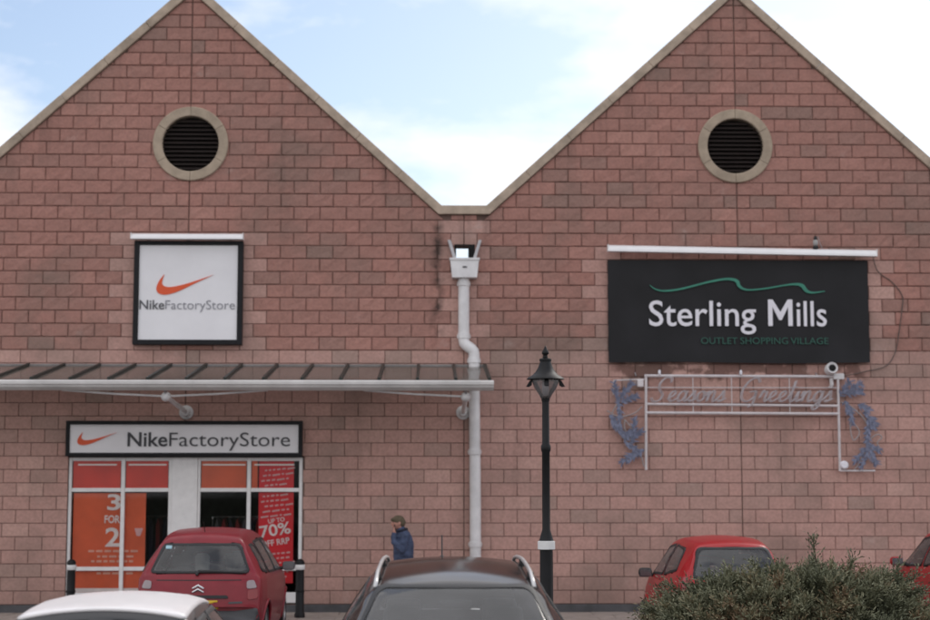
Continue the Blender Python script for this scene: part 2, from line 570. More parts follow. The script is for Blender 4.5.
# ================================================================== GROUND
PAVE_Z, PARK_Z = 0.075, -0.03
g = MB().box(-400, 400, -400, 600, -0.6, -0.16).build('ground', 'ground'); struct(g)
g = MB().box(-40, 40, -45, -2.05, -0.3, PARK_Z).build('car_park', 'asphalt'); struct(g)
pv = MB().box(-14, 14, -1.90, 0.2, -0.3, PAVE_Z - 0.012).build('pavement', 'mortar'); struct(pv)
slab = MB().box(-0.296, 0.296, -0.296, 0.296, -0.03, 0.0, 0.006).mesh('paving_slab', 'paving')
for j in range(3):
    for i in range(-20, 21):
        x = i * 0.6 + (0.3 if j % 2 else 0)
        if not -10.5 < x < 11.5:
            continue
        s = link('paving_slab', slab, pv, (x, -0.34 - 0.6 * j, PAVE_Z + random.uniform(-0.003, 0.003)))
kb = MB().box(-14, 14, -2.05, -1.9, -0.3, PAVE_Z - 0.006, 0.015).build('kerb', 'kerb'); struct(kb)
bm_ = MB()
for i in range(9):
    x = -9.7 + i * 2.45
    bm_.box(x - 0.05, x + 0.05, -7.0, -2.1, PARK_Z + 0.001, PARK_Z + 0.005)
struct(bm_.build('parking_lines', 'road_paint'))
bed = MB().box(1.7, 6.6, -12.4, -9.4, -0.2, 0.06, 0.02).build('planting_bed', 'soil'); struct(bed)

# ================================================================== BUILDING
bld = thing('retail_building', 'pink concrete block retail building with two steep gables and round louvred vents', 'building')
APX = (-4.15, 5.30)
XL, XR = -9.3, 10.45
VAL = (0.14, 1.015)          # flat parapet between the gables
SL = 0.91
ZV = 6.83                    # underside of coping at the valley
def rake(x):
    """wall top (underside of coping)"""
    a = APX[0] if x < 0.575 else APX[1]
    return max(ZV, ZV + SL * (4.285 - abs(x - a)))
SHOP = (-6.10, -2.15, 0.205, 2.68)
HOLE = (0.44, 0.655, 6.06, 6.285)
VENT = [(-4.14, 8.05), (5.285, 8.05)]
# mortar core with its openings
outer = [(XL, 0.0), (XR, 0.0), (XR, ZV), (APX[1] + 4.285, ZV), (APX[1], rake(APX[1])), (VAL[1], ZV), (VAL[0], ZV), (APX[0], rake(APX[0])), (APX[0] - 4.285, ZV), (XL, ZV)]
def rect(a, b, c, d):
    return [(a, c), (b, c), (b, d), (a, d)]
def circ(cx, cz, r, n=40):
    return [(cx + r * math.cos(2 * math.pi * i / n), cz + r * math.sin(2 * math.pi * i / n)) for i in range(n)]
holes = [rect(*SHOP), rect(*HOLE), circ(*VENT[0], 0.55), circ(*VENT[1], 0.55)]
loops = [outer] + holes
flat = [p for l in loops for p in l]
tri = tessellate_polygon([[Vector((p[0], p[1], 0)) for p in l] for l in loops])
core = MB()
nf = len(flat)
WT = 0.32
vs = [(p[0], 0.0, p[1]) for p in flat] + [(p[0], WT, p[1]) for p in flat]
fs = []
for t in tri:
    fs.append(tuple(t)); fs.append((t[2] + nf, t[1] + nf, t[0] + nf))
b0 = 0
for l in loops:
    for i in range(len(l)):
        j = (i + 1) % len(l)
        fs.append((b0 + i, b0 + j, b0 + j + nf, b0 + i + nf))
    b0 += len(l)
core.add(vs, fs)
wall = core.build('wall', 'mortar', bld)

# ---- blocks
def clip(poly, a, b, c):
    """keep a*x + b*z <= c"""
    out = []
    for i in range(len(poly)):
        p, q = poly[i], poly[(i + 1) % len(poly)]
        dp, dq = a * p[0] + b * p[1] - c, a * q[0] + b * q[1] - c
        if dp <= 0:
            out.append(p)
        if dp * dq < 0:
            t = dp / (dp - dq)
            out.append((p[0] + (q[0] - p[0]) * t, p[1] + (q[1] - p[1]) * t))
    return out

def block_geo(poly, rough, seed):
    """Convex block: chamfered front, split face broken up."""
    rnd = random.Random(seed)
    n = len(poly)
    cx = sum(p[0] for p in poly) / n
    cz = sum(p[1] for p in poly) / n
    yf = -0.016 if not rough else -0.022
    vs, fs = [], []
    for p in poly:
        vs.append((p[0], 0.004, p[1]))
    for p in poly:
        vs.append((p[0], yf + (0.006 if not rough else 0.010), p[1]))
    ins = 0.006 if not rough else 0.014
    inner = []
    for p in poly:
        dx, dz = cx - p[0], cz - p[1]
        inner.append((p[0] + math.copysign(min(ins, abs(dx) * .5), dx), p[1] + math.copysign(min(ins, abs(dz) * .5), dz)))
    for i in range(n):
        j = (i + 1) % n
        fs.append((i, j, j + n, i + n))
    if rough and n == 4 and abs(poly[0][0] - poly[3][0]) < 1e-6 and abs(poly[1][0] - poly[2][0]) < 1e-6:
        x0, x1 = inner[0][0], inner[1][0]
        z0, z1 = inner[0][1], inner[2][1]
        nx = 5 if x1 - x0 > 0.3 else 3
        nzn = 3
        b = len(vs)
        for jz in range(nzn):
            for ix in range(nx):
                vs.append((x0 + (x1 - x0) * ix / (nx - 1) + (rnd.uniform(-.02, .02) if 0 < ix < nx - 1 else 0), yf + rnd.uniform(-0.010, 0.004), z0 + (z1 - z0) * jz / (nzn - 1) + (rnd.uniform(-.02, .02) if 0 < jz < nzn - 1 else 0)))
        for jz in range(nzn - 1):
            for ix in range(nx - 1):
                a = b + jz * nx + ix
                fs.append((a, a + 1, a + 1 + nx, a + nx))
        # chamfer strips from the outline to the grid border
        bot = [b + i for i in range(nx)]
        top = [b + (nzn - 1) * nx + i for i in range(nx)]
        lef = [b + i * nx for i in range(nzn)]
        rig = [b + i * nx + nx - 1 for i in range(nzn)]
        fs.append((4, 5) + tuple(bot[::-1]))
        fs.append((5, 6) + tuple(rig[::-1]))
        fs.append((6, 7) + tuple(top))
        fs.append((7, 4) + tuple(lef))
    else:
        b = len(vs)
        for p in inner:
            vs.append((p[0], yf - (rnd.uniform(0, 0.006) if rough else 0), p[1]))
        for i in range(n):
            j = (i + 1) % n
            fs.append((n + i, n + j, b + j, b + i))
        fs.append(tuple(range(b, b + n)))
    return vs, fs

PANELS = [(XL, -4.15), (-4.15, 0.575), (0.575, 5.30), (5.30, XR)]
JG = 0.005
def joints(pi, k):
    a, b = PANELS[pi]
    ev = (k % 2 == 0)
    if pi == 0:
        ph = (-5.265 if ev else -5.49) if k >= 19 else (-4.71 if ev else -4.485)
    elif pi == 1:
        ph = a + (0.225 if ev else 0.0)
    elif pi == 2:
        ph = a + (0.0 if ev else 0.225)
    else:
        ph = a + (0.225 if ev else 0.0)
    js = [a]
    i = math.floor((a - ph) / 0.45)
    while True:
        x = ph + 0.45 * i
        i += 1
        if x <= a + 0.11:
            continue
        if x >= b - 0.11:
            break
        js.append(x)
    js.append(b)
    return js

def is_pale(x0, x1, k):
    xc = (x0 + x1) / 2
    if k < 19:
        return True
    if 19 <= k <= 28 and abs(xc - 0.575) < 0.30:
        return True
    if 19 <= k <= 27 and (-5.5 < x0 < -4.9 or -3.3 < x1 < -2.75):
        return x0 > -5.52 and x1 < -2.75
    if 19 <= k <= 26 and ((2.59 < x0 and x0 < 3.06) or (7.0 < x0 < 7.95 and x1 < 8.01)):
        return True
    return False

stuff = MB()
cands = []
for k in range(48):
    z0 = 0.205 + 0.225 * k + JG
    z1 = z0 + 0.225 - 2 * JG
    for pi in range(4):
        js = joints(pi, k)
        for x0, x1 in zip(js[:-1], js[1:]):
            w0 = x0 + (0.009 if x0 in PANELS[pi] else JG)
            w1 = x1 - (0.009 if x1 in PANELS[pi] else JG)
            pale = is_pale(x0, x1, k)
            pieces = [(w0, w1, z0, z1)]
            # shop opening
            if z0 < SHOP[3] - 0.02 and w1 > SHOP[0] and w0 < SHOP[1]:
                pieces = []
                if w0 < SHOP[0] - 0.03:
                    pieces.append((w0, SHOP[0] - 0.004, z0, z1))
                if w1 > SHOP[1] + 0.03:
                    pieces.append((SHOP[1] + 0.004, w1, z0, z1))
            tone = 0.52 + 0.20 * random.gauss(0, 1) + 0.55 * noise.noise((x0 * 0.30, z0 * 0.8, 3.0))
            if random.random() < 0.06:
                tone -= 0.30
            tone = min(1, max(0.0, tone))
            for (a, b, c, d) in pieces:
                poly = [(a, c), (b, c), (b, d), (a, d)]
                top = min(rake(a), rake(b))
                whole = True
                if d > top - 0.004:
                    whole = False
                    for A in APX:
                        if abs((a + b) / 2 - A) < 4.6:
                            cc = ZV - 0.01 + SL * 4.285
                            poly = clip(poly, SL, 1, cc + SL * A)
                            poly = clip(poly, -SL, 1, cc - SL * A)
                    if c > ZV - 0.05 and not any(abs((a + b) / 2 - A) < 4.3 for A in APX):
                        continue
                    if not any(abs((a + b) / 2 - A) < 4.6 for A in APX):
                        poly = clip(poly, 0, 1, ZV - 0.01)
                if len(poly) < 3:
                    continue
                ar = abs(sum(poly[i][0] * poly[(i + 1) % len(poly)][1] - poly[(i + 1) % len(poly)][0] * poly[i][1] for i in range(len(poly)))) / 2
                if ar < 0.0015:
                    continue
                mi = 1 if pale else 0
                # round vents and the rain outlet cut into blocks
                cut = None
                for (vx, vz) in VENT:
                    nx_, nz_ = min(max(vx, a), b), min(max(vz, c), d)
                    if math.hypot(nx_ - vx, nz_ - vz) < 0.57:
                        cut = ('v', vx, vz)
                if a < HOLE[1] and b > HOLE[0] and c < HOLE[3] and d > HOLE[2]:
                    cut = ('h',)
                if cut:
                    ns = max(2, int((b - a) / 0.035))
                    for q in range(ns):
                        sa_, sb_ = a + (b - a) * q / ns, a + (b - a) * (q + 1) / ns
                        xm = (sa_ + sb_) / 2
                        if cut[0] == 'v':
                            h2 = 0.57 ** 2 - (xm - cut[1]) ** 2
                            lo, hi = (cut[2] - math.sqrt(h2), cut[2] + math.sqrt(h2)) if h2 > 0 else (9e9, 9e9)
                        else:
                            lo, hi = (HOLE[2], HOLE[3]) if sb_ > HOLE[0] + 0.01 and sa_ < HOLE[1] - 0.01 else (9e9, 9e9)
                        for (e, f_) in ((c, min(d, lo)), (max(c, hi), d)):
                            if f_ - e > 0.004:
                                v_ = [(sa_, 0.004, e), (sb_, 0.004, e), (sb_, 0.004, f_), (sa_, 0.004, f_), (sa_, -0.02, e), (sb_, -0.02, e), (sb_, -0.02, f_), (sa_, -0.02, f_)]
                                stuff.add(v_, [(4, 5, 6, 7), (0, 1, 5, 4), (1, 2, 6, 5), (2, 3, 7, 6), (3, 0, 4, 7)], mi, tone)
                    continue
                if whole and abs((b - a) - 0.44) < 0.004:
                    cands.append((a, b, c, d, mi, tone))
                else:
                    vs, fs = block_geo(poly, not pale, random.randrange(10 ** 6))
                    stuff.add(vs, fs, mi, tone)

# the 300 whole blocks that show largest (nearest the camera and not behind cars, signs or canopy)
def hidden(q):
    a, b, c, d, mi, tone = q
    x, z = (a + b) / 2, (c + d) / 2
    if not -7.2 < x < 8.4:
        return True
    if z < 0.95 or (x < 0.9 and 3.55 < z < 4.25):
        return True
    if -6.2 < x < -2.1 and z < 3.4:
        return True
    if 3.0 < x < 7.6 and z > 3.4:
        return True
    if x > 2.4 and z < 1.6:
        return True
    if -0.9 < x < 0.1 and z < 1.8:
        return True
    return False
cands.sort(key=lambda q: (hidden(q), math.dist(((q[0] + q[1]) / 2, 0, (q[2] + q[3]) / 2), (0, -28, 2.137))))
def std_block(rough, seed):
    m = MB()
    vs, fs = block_geo([(-0.22, -0.1075), (0.22, -0.1075), (0.22, 0.1075), (-0.22, 0.1075)], rough, seed)
    m.add(vs, fs)
    return m
smooth_me = std_block(False, 1).mesh('block', 'smooth_block')
rough_me = [std_block(True, 10 + i).mesh('block', 'split_face_block') for i in range(8)]
for i, (a, b, c, d, mi, tone) in enumerate(cands):
    if i < 300:
        o = link('block', smooth_me if mi else random.choice(rough_me), wall, ((a + b) / 2, random.uniform(-0.002, 0.002), (c + d) / 2))
        o['tone'] = tone
    else:
        vs, fs = block_geo([(a, c), (b, c), (b, d), (a, d)], mi == 0, random.randrange(10 ** 6))
        stuff.add(vs, fs, mi, tone)
so = stuff.build('block_courses', ['split_face_block', 'smooth_block'], wall, tone=True)
so['kind'] = 'stuff'

# plinth
pl = MB()
pl.box(XL, SHOP[0] - 0.01, -0.045, 0.0, -0.2, 0.200, 0.008)
pl.box(SHOP[1] + 0.01, XR, -0.045, 0.0, -0.2, 0.200, 0.008)
pl.box(SHOP[0] - 0.01, SHOP[1] + 0.01, -0.02, 0.1, -0.2, 0.195)
pl.build('plinth', 'plinth', bld)

# copings: stones along each rake, flat stones in the valley and at the ends
cop = MB().box(-0.5, 0.5, -0.075, WT + 0.04, 0.0, 0.148, 0.012).mesh('coping_stone', 'coping')
th = math.atan(SL)
cl = 4.285 / math.cos(th)
for A in APX:
    for sgn in (-1, 1):
        n = 6
        for i in range(n):
            s = (i + 0.5) / n
            x = A + sgn * 4.285 * s
            z = ZV + SL * 4.285 * (1 - s)
            o = link('coping_stone', cop, bld, (x, 0, z + 0.004))
            o.rotation_euler = (0, sgn * th, 0)
            o.scale = (cl / n - 0.0015, 1, 1)
for (a, b) in ((VAL[0], VAL[1]), (XL - 0.05, APX[0] - 4.285), (APX[1] + 4.285, XR + 0.05)):
    o = link('coping_stone', cop, bld, ((a + b) / 2, 0, ZV + 0.002))
    o.scale = (b - a + 0.03, 0.98, 1.04)
ap = MB().prism([(-0.13, -0.115), (0, 0.0), (0.13, -0.115), (0.0, 0.104)], -0.078, WT + 0.03).mesh('apex_stone', 'coping')
for A in APX:
    link('apex_stone', ap, bld, (A, 0, ZV + SL * 4.285 + 0.107))

# round vents
def ring_seg(a0, a1, r0, r1, y0, y1, n=8):
    m = MB()
    prof = [(r0, y0 + 0.012), (r0 + 0.012, y0), (r1 - 0.012, y0), (r1, y0 + 0.012), (r1, y1), (r0, y1)]
    vs, fs = [], []
    for i in range(n + 1):
        a = a0 + (a1 - a0) * i / n
        for r, y in prof:
            vs.append((r * math.cos(a), y, r * math.sin(a)))
    P = len(prof)
    for i in range(n):
        for k in range(P):
            fs.append((i * P + k, i * P + (k + 1) % P, (i + 1) * P + (k + 1) % P, (i + 1) * P + k))
    fs.append(tuple(range(P))); fs.append(tuple(n * P + k for k in range(P - 1, -1, -1)))
    m.add(vs, fs)
    return m
for (vx, vz) in VENT:
    v = link('round_vent', MB().lathe([(0.54, 0.0), (0.54, 0.02)], 40, M=Matrix.Translation((0, 0.24, 0)) @ Matrix.Rotation(R(-90), 4, 'X')).mesh('round_vent', 'black_void'), bld, (vx, 0, vz))
    for i in range(6):
        a0 = math.pi / 2 + i * math.pi / 3
        m = ring_seg(a0 + 0.006, a0 + math.pi / 3 - 0.006, 0.485, 0.648, -0.062, 0.15)
        m.build('ring_stone', 'ring_stone', v, angle=35)
    ns = 12
    for i in range(ns):
        z = -0.45 + 0.9 * (i + 0.5) / ns
        hw = math.sqrt(max(0.01, 0.495 ** 2 - z * z))
        M = Matrix.Translation((0, 0.03, z)) @ Matrix.Rotation(R(38), 4, 'X')
        MB().box(-hw, hw, -0.048, 0.048, -0.005, 0.005, M=M).build('louvre_slat', 'louvre', v)

# roof, side and rear walls
rf = MB()
DP = 24.0
for A in APX:
    h = 4.285 - 0.03
    zt_ = 6.55 + SL * h
    rf.add([(A - h, WT, 6.55), (A, WT, zt_), (A, DP, zt_), (A - h, DP, 6.55), (A - h, WT, 6.45), (A, WT, zt_ - .1), (A, DP, zt_ - .1), (A - h, DP, 6.45)], [(0, 1, 2, 3), (7, 6, 5, 4), (0, 3, 7, 4), (0, 4, 5, 1), (3, 2, 6, 7)])
    rf.add([(A + h, WT, 6.55), (A, WT, zt_), (A, DP, zt_), (A + h, DP, 6.55), (A + h, WT, 6.45), (A, WT, zt_ - .1), (A, DP, zt_ - .1), (A + h, DP, 6.45)], [(3, 2, 1, 0), (4, 5, 6, 7), (4, 7, 3, 0), (1, 5, 4, 0), (7, 6, 2, 3)])
rf.build('roof', 'roof_sheet', bld)
MB().box(VAL[0] - 0.05, VAL[1] + 0.05, WT, DP, 5.9, 6.02).build('valley_gutter', 'gutter_dark', bld)
MB().box(XL, XL + 0.3, WT, DP, 0, 6.55).build('side_wall', 'smooth_block', bld)
MB().box(XR - 0.3, XR, WT, DP, 0, 6.55).build('side_wall', 'smooth_block', bld)
MB().box(XL + 0.3, XR - 0.3, DP - 0.3, DP, 0, 5.9).build('rear_wall', 'smooth_block', bld)

# shopfront: frame bars, panes, white pier, room behind
sf = link('shopfront', MB().box(-4.36, -3.925, -0.01, 0.10, 0.2, 2.66, 0.01).mesh('shopfront', 'white_frame'), bld)
FY0, FY1 = 0.02, 0.085
def bar(x0, x1, z0, z1, y0=FY0, y1=FY1):
    MB().box(x0, x1, y0, y1, z0, z1, 0.006).build('frame_bar', 'white_frame', sf)
for x0, x1 in ((-6.095, -6.045), (-5.215, -5.150), (-4.415, -4.362), (-3.923, -3.880), (-3.095, -3.030), (-2.215, -2.155)):
    bar(x0, x1, 0.22, 2.66)
for xa, xb in ((-6.043, -5.217), (-5.148, -4.417), (-3.878, -3.097), (-3.028, -2.217)):
    for z0, z1 in ((2.60, 2.66), (2.08, 2.145), (0.762, 0.828), (0.225, 0.40)):
        bar(xa, xb, z0, z1, FY0 + 0.004, FY1 - 0.004)
    for z0, z1 in ((0.40, 0.762), (0.828, 2.08), (2.145, 2.60)):
        MB().box(xa - 0.003, xb + 0.003, 0.050, 0.056, z0 - 0.003, z1 + 0.003).build('pane', 'shop_glass', sf)
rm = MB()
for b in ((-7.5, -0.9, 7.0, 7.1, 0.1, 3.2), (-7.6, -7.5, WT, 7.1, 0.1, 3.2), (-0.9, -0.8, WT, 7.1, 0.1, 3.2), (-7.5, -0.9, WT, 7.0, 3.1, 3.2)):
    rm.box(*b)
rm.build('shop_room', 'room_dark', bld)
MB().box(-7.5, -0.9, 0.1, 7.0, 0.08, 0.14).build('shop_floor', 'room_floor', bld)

# ---- things in the window
def banner(name, label, x0, x1, z0, z1, y, material):
    m = MB()
    nx, nz = 6, 10
    vs, fs = [], []
    for s in (0, 0.006):
        for i in range(nx + 1):
            for j in range(nz + 1):
                vs.append((x0 + (x1 - x0) * i / nx, y + s + 0.006 * math.sin(i * 1.3 + j * 0.4), z0 + (z1 - z0) * j / nz))
    K = (nx + 1) * (nz + 1)
    for i in range(nx):
        for j in range(nz):
            a = i * (nz + 1) + j
            fs.append((a, a + nz + 1, a + nz + 2, a + 1))
            fs.append((a + 1 + K, a + nz + 2 + K, a + nz + 1 + K, a + K))
    m.add(vs, fs)
    t = thing(name, label, 'banner', ((x0 + x1) / 2, y, z0))
    o = m.build('sheet', material, t, smooth=True)
    o.matrix_parent_inverse = t.matrix_basis.inverted()
    return t
def under(t, o):
    o.parent = t
    o.matrix_parent_inverse = Matrix.Translation(t.location).inverted()
    return o
t = banner('window_banner', 'large orange sale banner reading 3 FOR 2 behind the shop window', -6.02, -4.80, 0.25, 2.06, 0.098, 'orange_print')
for tx, x0, x1, zb, cap in (('3', -5.45, -5.225, 1.78, 0.27), ('FOR', -5.49, -5.23, 1.56, 0.13), ('2', -5.47, -5.225, 1.17, 0.32)):
    under(t, text_part('lettering', tx, x0, x1, zb, cap, 0.086, 'print_white', None, 0.02, depth=0.003))
lines = MB()
rr = random.Random(5)
for z, xs in ((1.07, (-5.75, -4.95)), (0.98, (-5.6, -5.0)), (0.90, (-5.7, -5.05)), (0.70, (-5.6, -5.1))):
    x = xs[0]
    while x < xs[1]:
        w = rr.uniform(0.05, 0.13)
        lines.box(x, x + w, 0.086, 0.089, z, z + 0.035)
        x += w + 0.03
under(t, lines.build('small_print', 'print_faded', None))
under(t, MB().box(-5.98, -4.84, 0.086, 0.089, 0.405, 0.47).build('white_strip', 'print_white', None))
under(t, MB().prism([(-4.985, 1.47), (-4.945, 1.34), (-4.885, 1.34), (-4.84, 1.47)], 0.086, 0.089).build('printed_cup', 'print_pink', None))
for (a, b, mt, lab) in ((-6.03, -5.23, 'red_orange_print', 'red orange header poster in the top pane by the window corner'),
                        (-5.14, -4.43, 'red_orange_print', 'red orange header poster in the top pane left beside the white pier'),
                        (-3.87, -3.11, 'orange_print', 'orange header poster in the top pane right beside the white pier'),
                        (-3.02, -2.92, 'orange_print', 'narrow orange header poster strip beside the long red banner')):
    q = MB().box(a, b, 0.062, 0.066, 2.14, 2.61).build('header_poster', mt)
    tag(q, lab, 'poster', 'header posters in the top panes')
t = banner('window_banner', 'tall red sale banner reading UP TO 70% OFF RRP beside the shop edge', -2.90, -2.31, 0.55, 2.60, 0.100, 'red_print')
tl = R(9)
for tx, x0, x1, zb, cap in (('UP TO', -2.73, -2.45, 1.545, 0.075), ('70%', -2.86, -2.34, 1.31, 0.20), ('OFF RRP', -2.84, -2.36, 1.145, 0.105)):
    under(t, text_part('lettering', tx, x0, x1, zb, cap, 0.086, 'print_white', None, 0.015, depth=0.003, tilt=tl))
lines = MB()
for i, z in enumerate([0.62, 0.70, 0.78, 0.86, 0.94, 1.02, 1.66, 1.745, 1.83, 1.915, 2.0, 2.18, 2.265, 2.35, 2.435]):
    x = -2.86 + 0.03 * (i % 3)
    while x < -2.40:
        w = rr.choice((0.04, 0.06, 0.13))
        M = Matrix.Translation((x + w / 2, 0.088, z + 0.10 * (x + 2.85))) @ Matrix.Rotation(-tl, 4, 'Y')
        lines.box(-w / 2, w / 2, -0.0015, 0.0015, -0.013, 0.013, M=M)
        x += w + 0.028
under(t, lines.build('small_print', 'print_pink', None))
# pale glowing strips standing in for fluorescent tube reflections in the header panes
for (a, b, lab) in ((-5.95, -5.30, 'white painted tube reflection over the 3 FOR 2 banner, away from the pier'), (-5.10, -4.46, 'white painted tube reflection over the dark gap beside the 3 FOR 2 banner'), (-3.85, -3.13, 'white painted tube reflection over the dark right pane'), (-2.98, -2.30, 'white painted tube reflection over the tall red banner')):
    q = MB().box(a, b, 0.0572, 0.0615, 2.525, 2.548, 0.001).build('reflection_strip', 'tube_reflection')
    tag(q, lab, 'reflection', 'painted tube reflections along the shop window head')
# clothes rails inside
def rail(x0, y, cols, label):
    t = thing('clothes_rail', label, 'clothes rail', (x0, y, 0.14))
    MB().tube([(0, 0, 1.5), (1.1, 0, 1.5)], 0.015).build('rail_bar', 'chrome', t)
    for q in (0.02, 1.08):
        MB().tube([(q, 0, 0), (q, 0, 1.5)], 0.014).build('upright', 'chrome', t)
    for i, c in enumerate(cols):
        xx = 0.12 + i * 0.12
        MB().prism([(xx - .03, 0.75), (xx + .03, 0.75), (xx + .035, 1.35), (xx, 1.47), (xx - .035, 1.35)], -0.22, 0.22).build('garment', c, t)
rail(-3.85, 1.3, ['cloth_grey', 'cloth_red', 'cloth_navy', 'cloth_red', 'cloth_grey', 'cloth_navy', 'cloth_red', 'cloth_grey'], 'clothes rail of grey and red garments behind the right shop window')
rail(-5.3, 1.7, ['cloth_navy', 'cloth_grey', 'cloth_navy', 'cloth_red', 'cloth_navy', 'cloth_grey', 'cloth_navy', 'cloth_navy'], 'clothes rail of navy garments behind the orange banner')

# ================================================================== SIGNS
# square sign
t = thing('square_shop_sign', 'square white sign with black frame and orange tick, NikeFactoryStore lettering, high on gable', 'sign', (-4.12, -0.02, 4.55))
X0, X1, Z0, Z1 = -5.045, -3.197, 4.56, 6.34
L = Vector((-4.12, -0.02, 4.55))
TI = Matrix.Translation(L).inverted()
under(t, MB().box(X0 + 0.05, X1 - 0.05, -0.135, -0.03, Z0 + 0.05, Z1 - 0.05).build('face_panel', 'sign_white'))
fr = [(X0, X0 + 0.088, Z0, Z1), (X1 - 0.088, X1, Z0, Z1), (X0 + 0.089, X1 - 0.089, Z1 - 0.075, Z1 - 0.001), (X0 + 0.089, X1 - 0.089, Z0 + 0.001, Z0 + 0.085)]
for a, b, c, d in fr:
    under(t, MB().box(a, b, -0.165, -0.025, c, d, 0.006).build('frame_bar', 'sign_black'))
under(t, swoosh(-4.66, -3.70, 5.415, 5.765, -0.147, None))
under(t, text_part('lettering', 'Nike', -4.94, -4.52, 5.165, 0.165, -0.147, 'letter_grey', None, 0.008))
under(t, text_part('lettering', 'FactoryStore', -4.50, -3.325, 5.165, 0.165, -0.147, 'letter_pale_grey', None, -0.012))

# fascia sign
t = thing('fascia_sign', 'long white fascia sign with black frame over the shop window, orange tick and NikeFactoryStore', 'sign', (-4.14, -0.02, 2.67))
X0, X1, Z0, Z1 = -6.122, -2.155, 2.672, 3.273
under(t, MB().box(X0 + 0.04, X1 - 0.04, -0.145, -0.03, Z0 + 0.04, Z1 - 0.04).build('face_panel', 'sign_white'))
for a, b, c, d in [(X0, X0 + 0.065, Z0, Z1), (X1 - 0.065, X1, Z0, Z1), (X0 + 0.066, X1 - 0.066, Z1 - 0.066, Z1 - 0.001), (X0 + 0.066, X1 - 0.066, Z0 + 0.001, Z0 + 0.062)]:
    under(t, MB().box(a, b, -0.175, -0.025, c, d, 0.006).build('frame_bar', 'sign_black'))
under(t, swoosh(-5.93, -5.27, 2.862, 3.082, -0.157, None))
under(t, text_part('lettering', 'Nike', -5.09, -4.42, 2.845, 0.245, -0.157, 'letter_dark', None, 0.016))
under(t, text_part('lettering', 'FactoryStore', -4.39, -2.36, 2.845, 0.245, -0.157, 'letter_dark', None, -0.003))

# big dark sign
t = thing('banner_sign', 'wide black sign lettered Sterling Mills Outlet Shopping Village in white and green', 'sign', (5.28, -0.02, 4.27))
X0, X1, Z0, Z1 = 3.04, 7.525, 4.275, 6.04
m = MB()
nx, nz = 36, 14
vs, fs = [], []
for i in range(nx + 1):
    for j in range(nz + 1):
        x = X0 + (X1 - X0) * i / nx
        z = Z0 + (Z1 - Z0) * j / nz
        e = min(i, nx - i, j * 2, (nz - j) * 2) / 6
        y = -0.085 - 0.012 * min(1, e) * noise.noise((x * 0.9, z * 1.6, 1.0))
        vs.append((x, y, z + (0.010 * math.sin(i / nx * 7) if j == 0 else 0)))
for i in range(nx):
    for j in range(nz):
        a = i * (nz + 1) + j
        fs.append((a, a + nz + 1, a + nz + 2, a + 1))
m.add(vs, fs)
under(t, m.build('sign_sheet', 'banner_black', None, smooth=True))
under(t, MB().box(X0 + 0.01, X1 - 0.01, -0.07, -0.024, Z0 + 0.02, Z1 - 0.01).build('backing_board', 'sign_black'))
yl = -0.114
under(t, text_part('lettering', 'Sterling', 3.74, 5.575, 4.905, 0.455, yl, 'letter_white', None, 0.006))
mw, mh, mx0, mz0, ms = 0.42, 0.455, 5.785, 4.905, 0.075
under(t, MB().prism([(mx0 + a, mz0 + b) for a, b in [(0, 0), (ms, 0), (ms, mh * 0.72), (mw / 2 - 0.022, 0.10), (mw / 2 + 0.022, 0.10), (mw - ms, mh * 0.72), (mw - ms, 0), (mw, 0), (mw, mh), (mw - ms * 1.05, mh), (mw / 2, 0.24), (ms * 1.05, mh), (0, mh)]], yl, yl + 0.012).build('lettering', 'letter_white'))
under(t, text_part('lettering', 'ills', 6.275, 6.79, 4.905, 0.455, yl, 'letter_white', None, 0.006))
for tx, f0, f1 in (('OUTLET', 0.0, 0.285), ('SHOPPING', 0.308, 0.682), ('VILLAGE', 0.702, 1.0)):
    under(t, text_part('lettering', tx, 4.625 + 2.187 * f0, 4.625 + 2.187 * f1, 4.593, 0.118, yl, 'letter_dim_green', None, 0.004))
wv = spline([(3.76, 5.60, .012), (3.86, 5.53, .022), (4.02, 5.505, .03), (4.3, 5.54, .032), (4.75, 5.655, .034), (5.05, 5.71, .04), (5.2, 5.70, .052), (5.27, 5.66, .06), (5.29, 5.60, .055), (5.36, 5.545, .04), (5.48, 5.525, .028), (5.75, 5.55, .026), (6.1, 5.61, .028), (6.28, 5.625, .04), (6.38, 5.60, .062), (6.42, 5.55, .066), (6.47, 5.50, .05), (6.58, 5.48, .03), (6.77, 5.505, .015)], 6)
up, dn = [], []
for i, (x, z, w) in enumerate(wv):
    a = Vector(wv[max(0, i - 1)][:2]); b = Vector(wv[min(len(wv) - 1, i + 1)][:2])
    d = (b - a).normalized()
    nrm = Vector((-d.y, d.x)) * w * 0.5
    up.append((x + nrm.x, z + nrm.y)); dn.append((x - nrm.x, z - nrm.y))
wm = MB()
for i in range(len(up) - 1):
    wm.prism([dn[i], dn[i + 1], up[i + 1], up[i]], yl, yl + 0.012)
under(t, wm.build('wave_mark', 'letter_green', None))

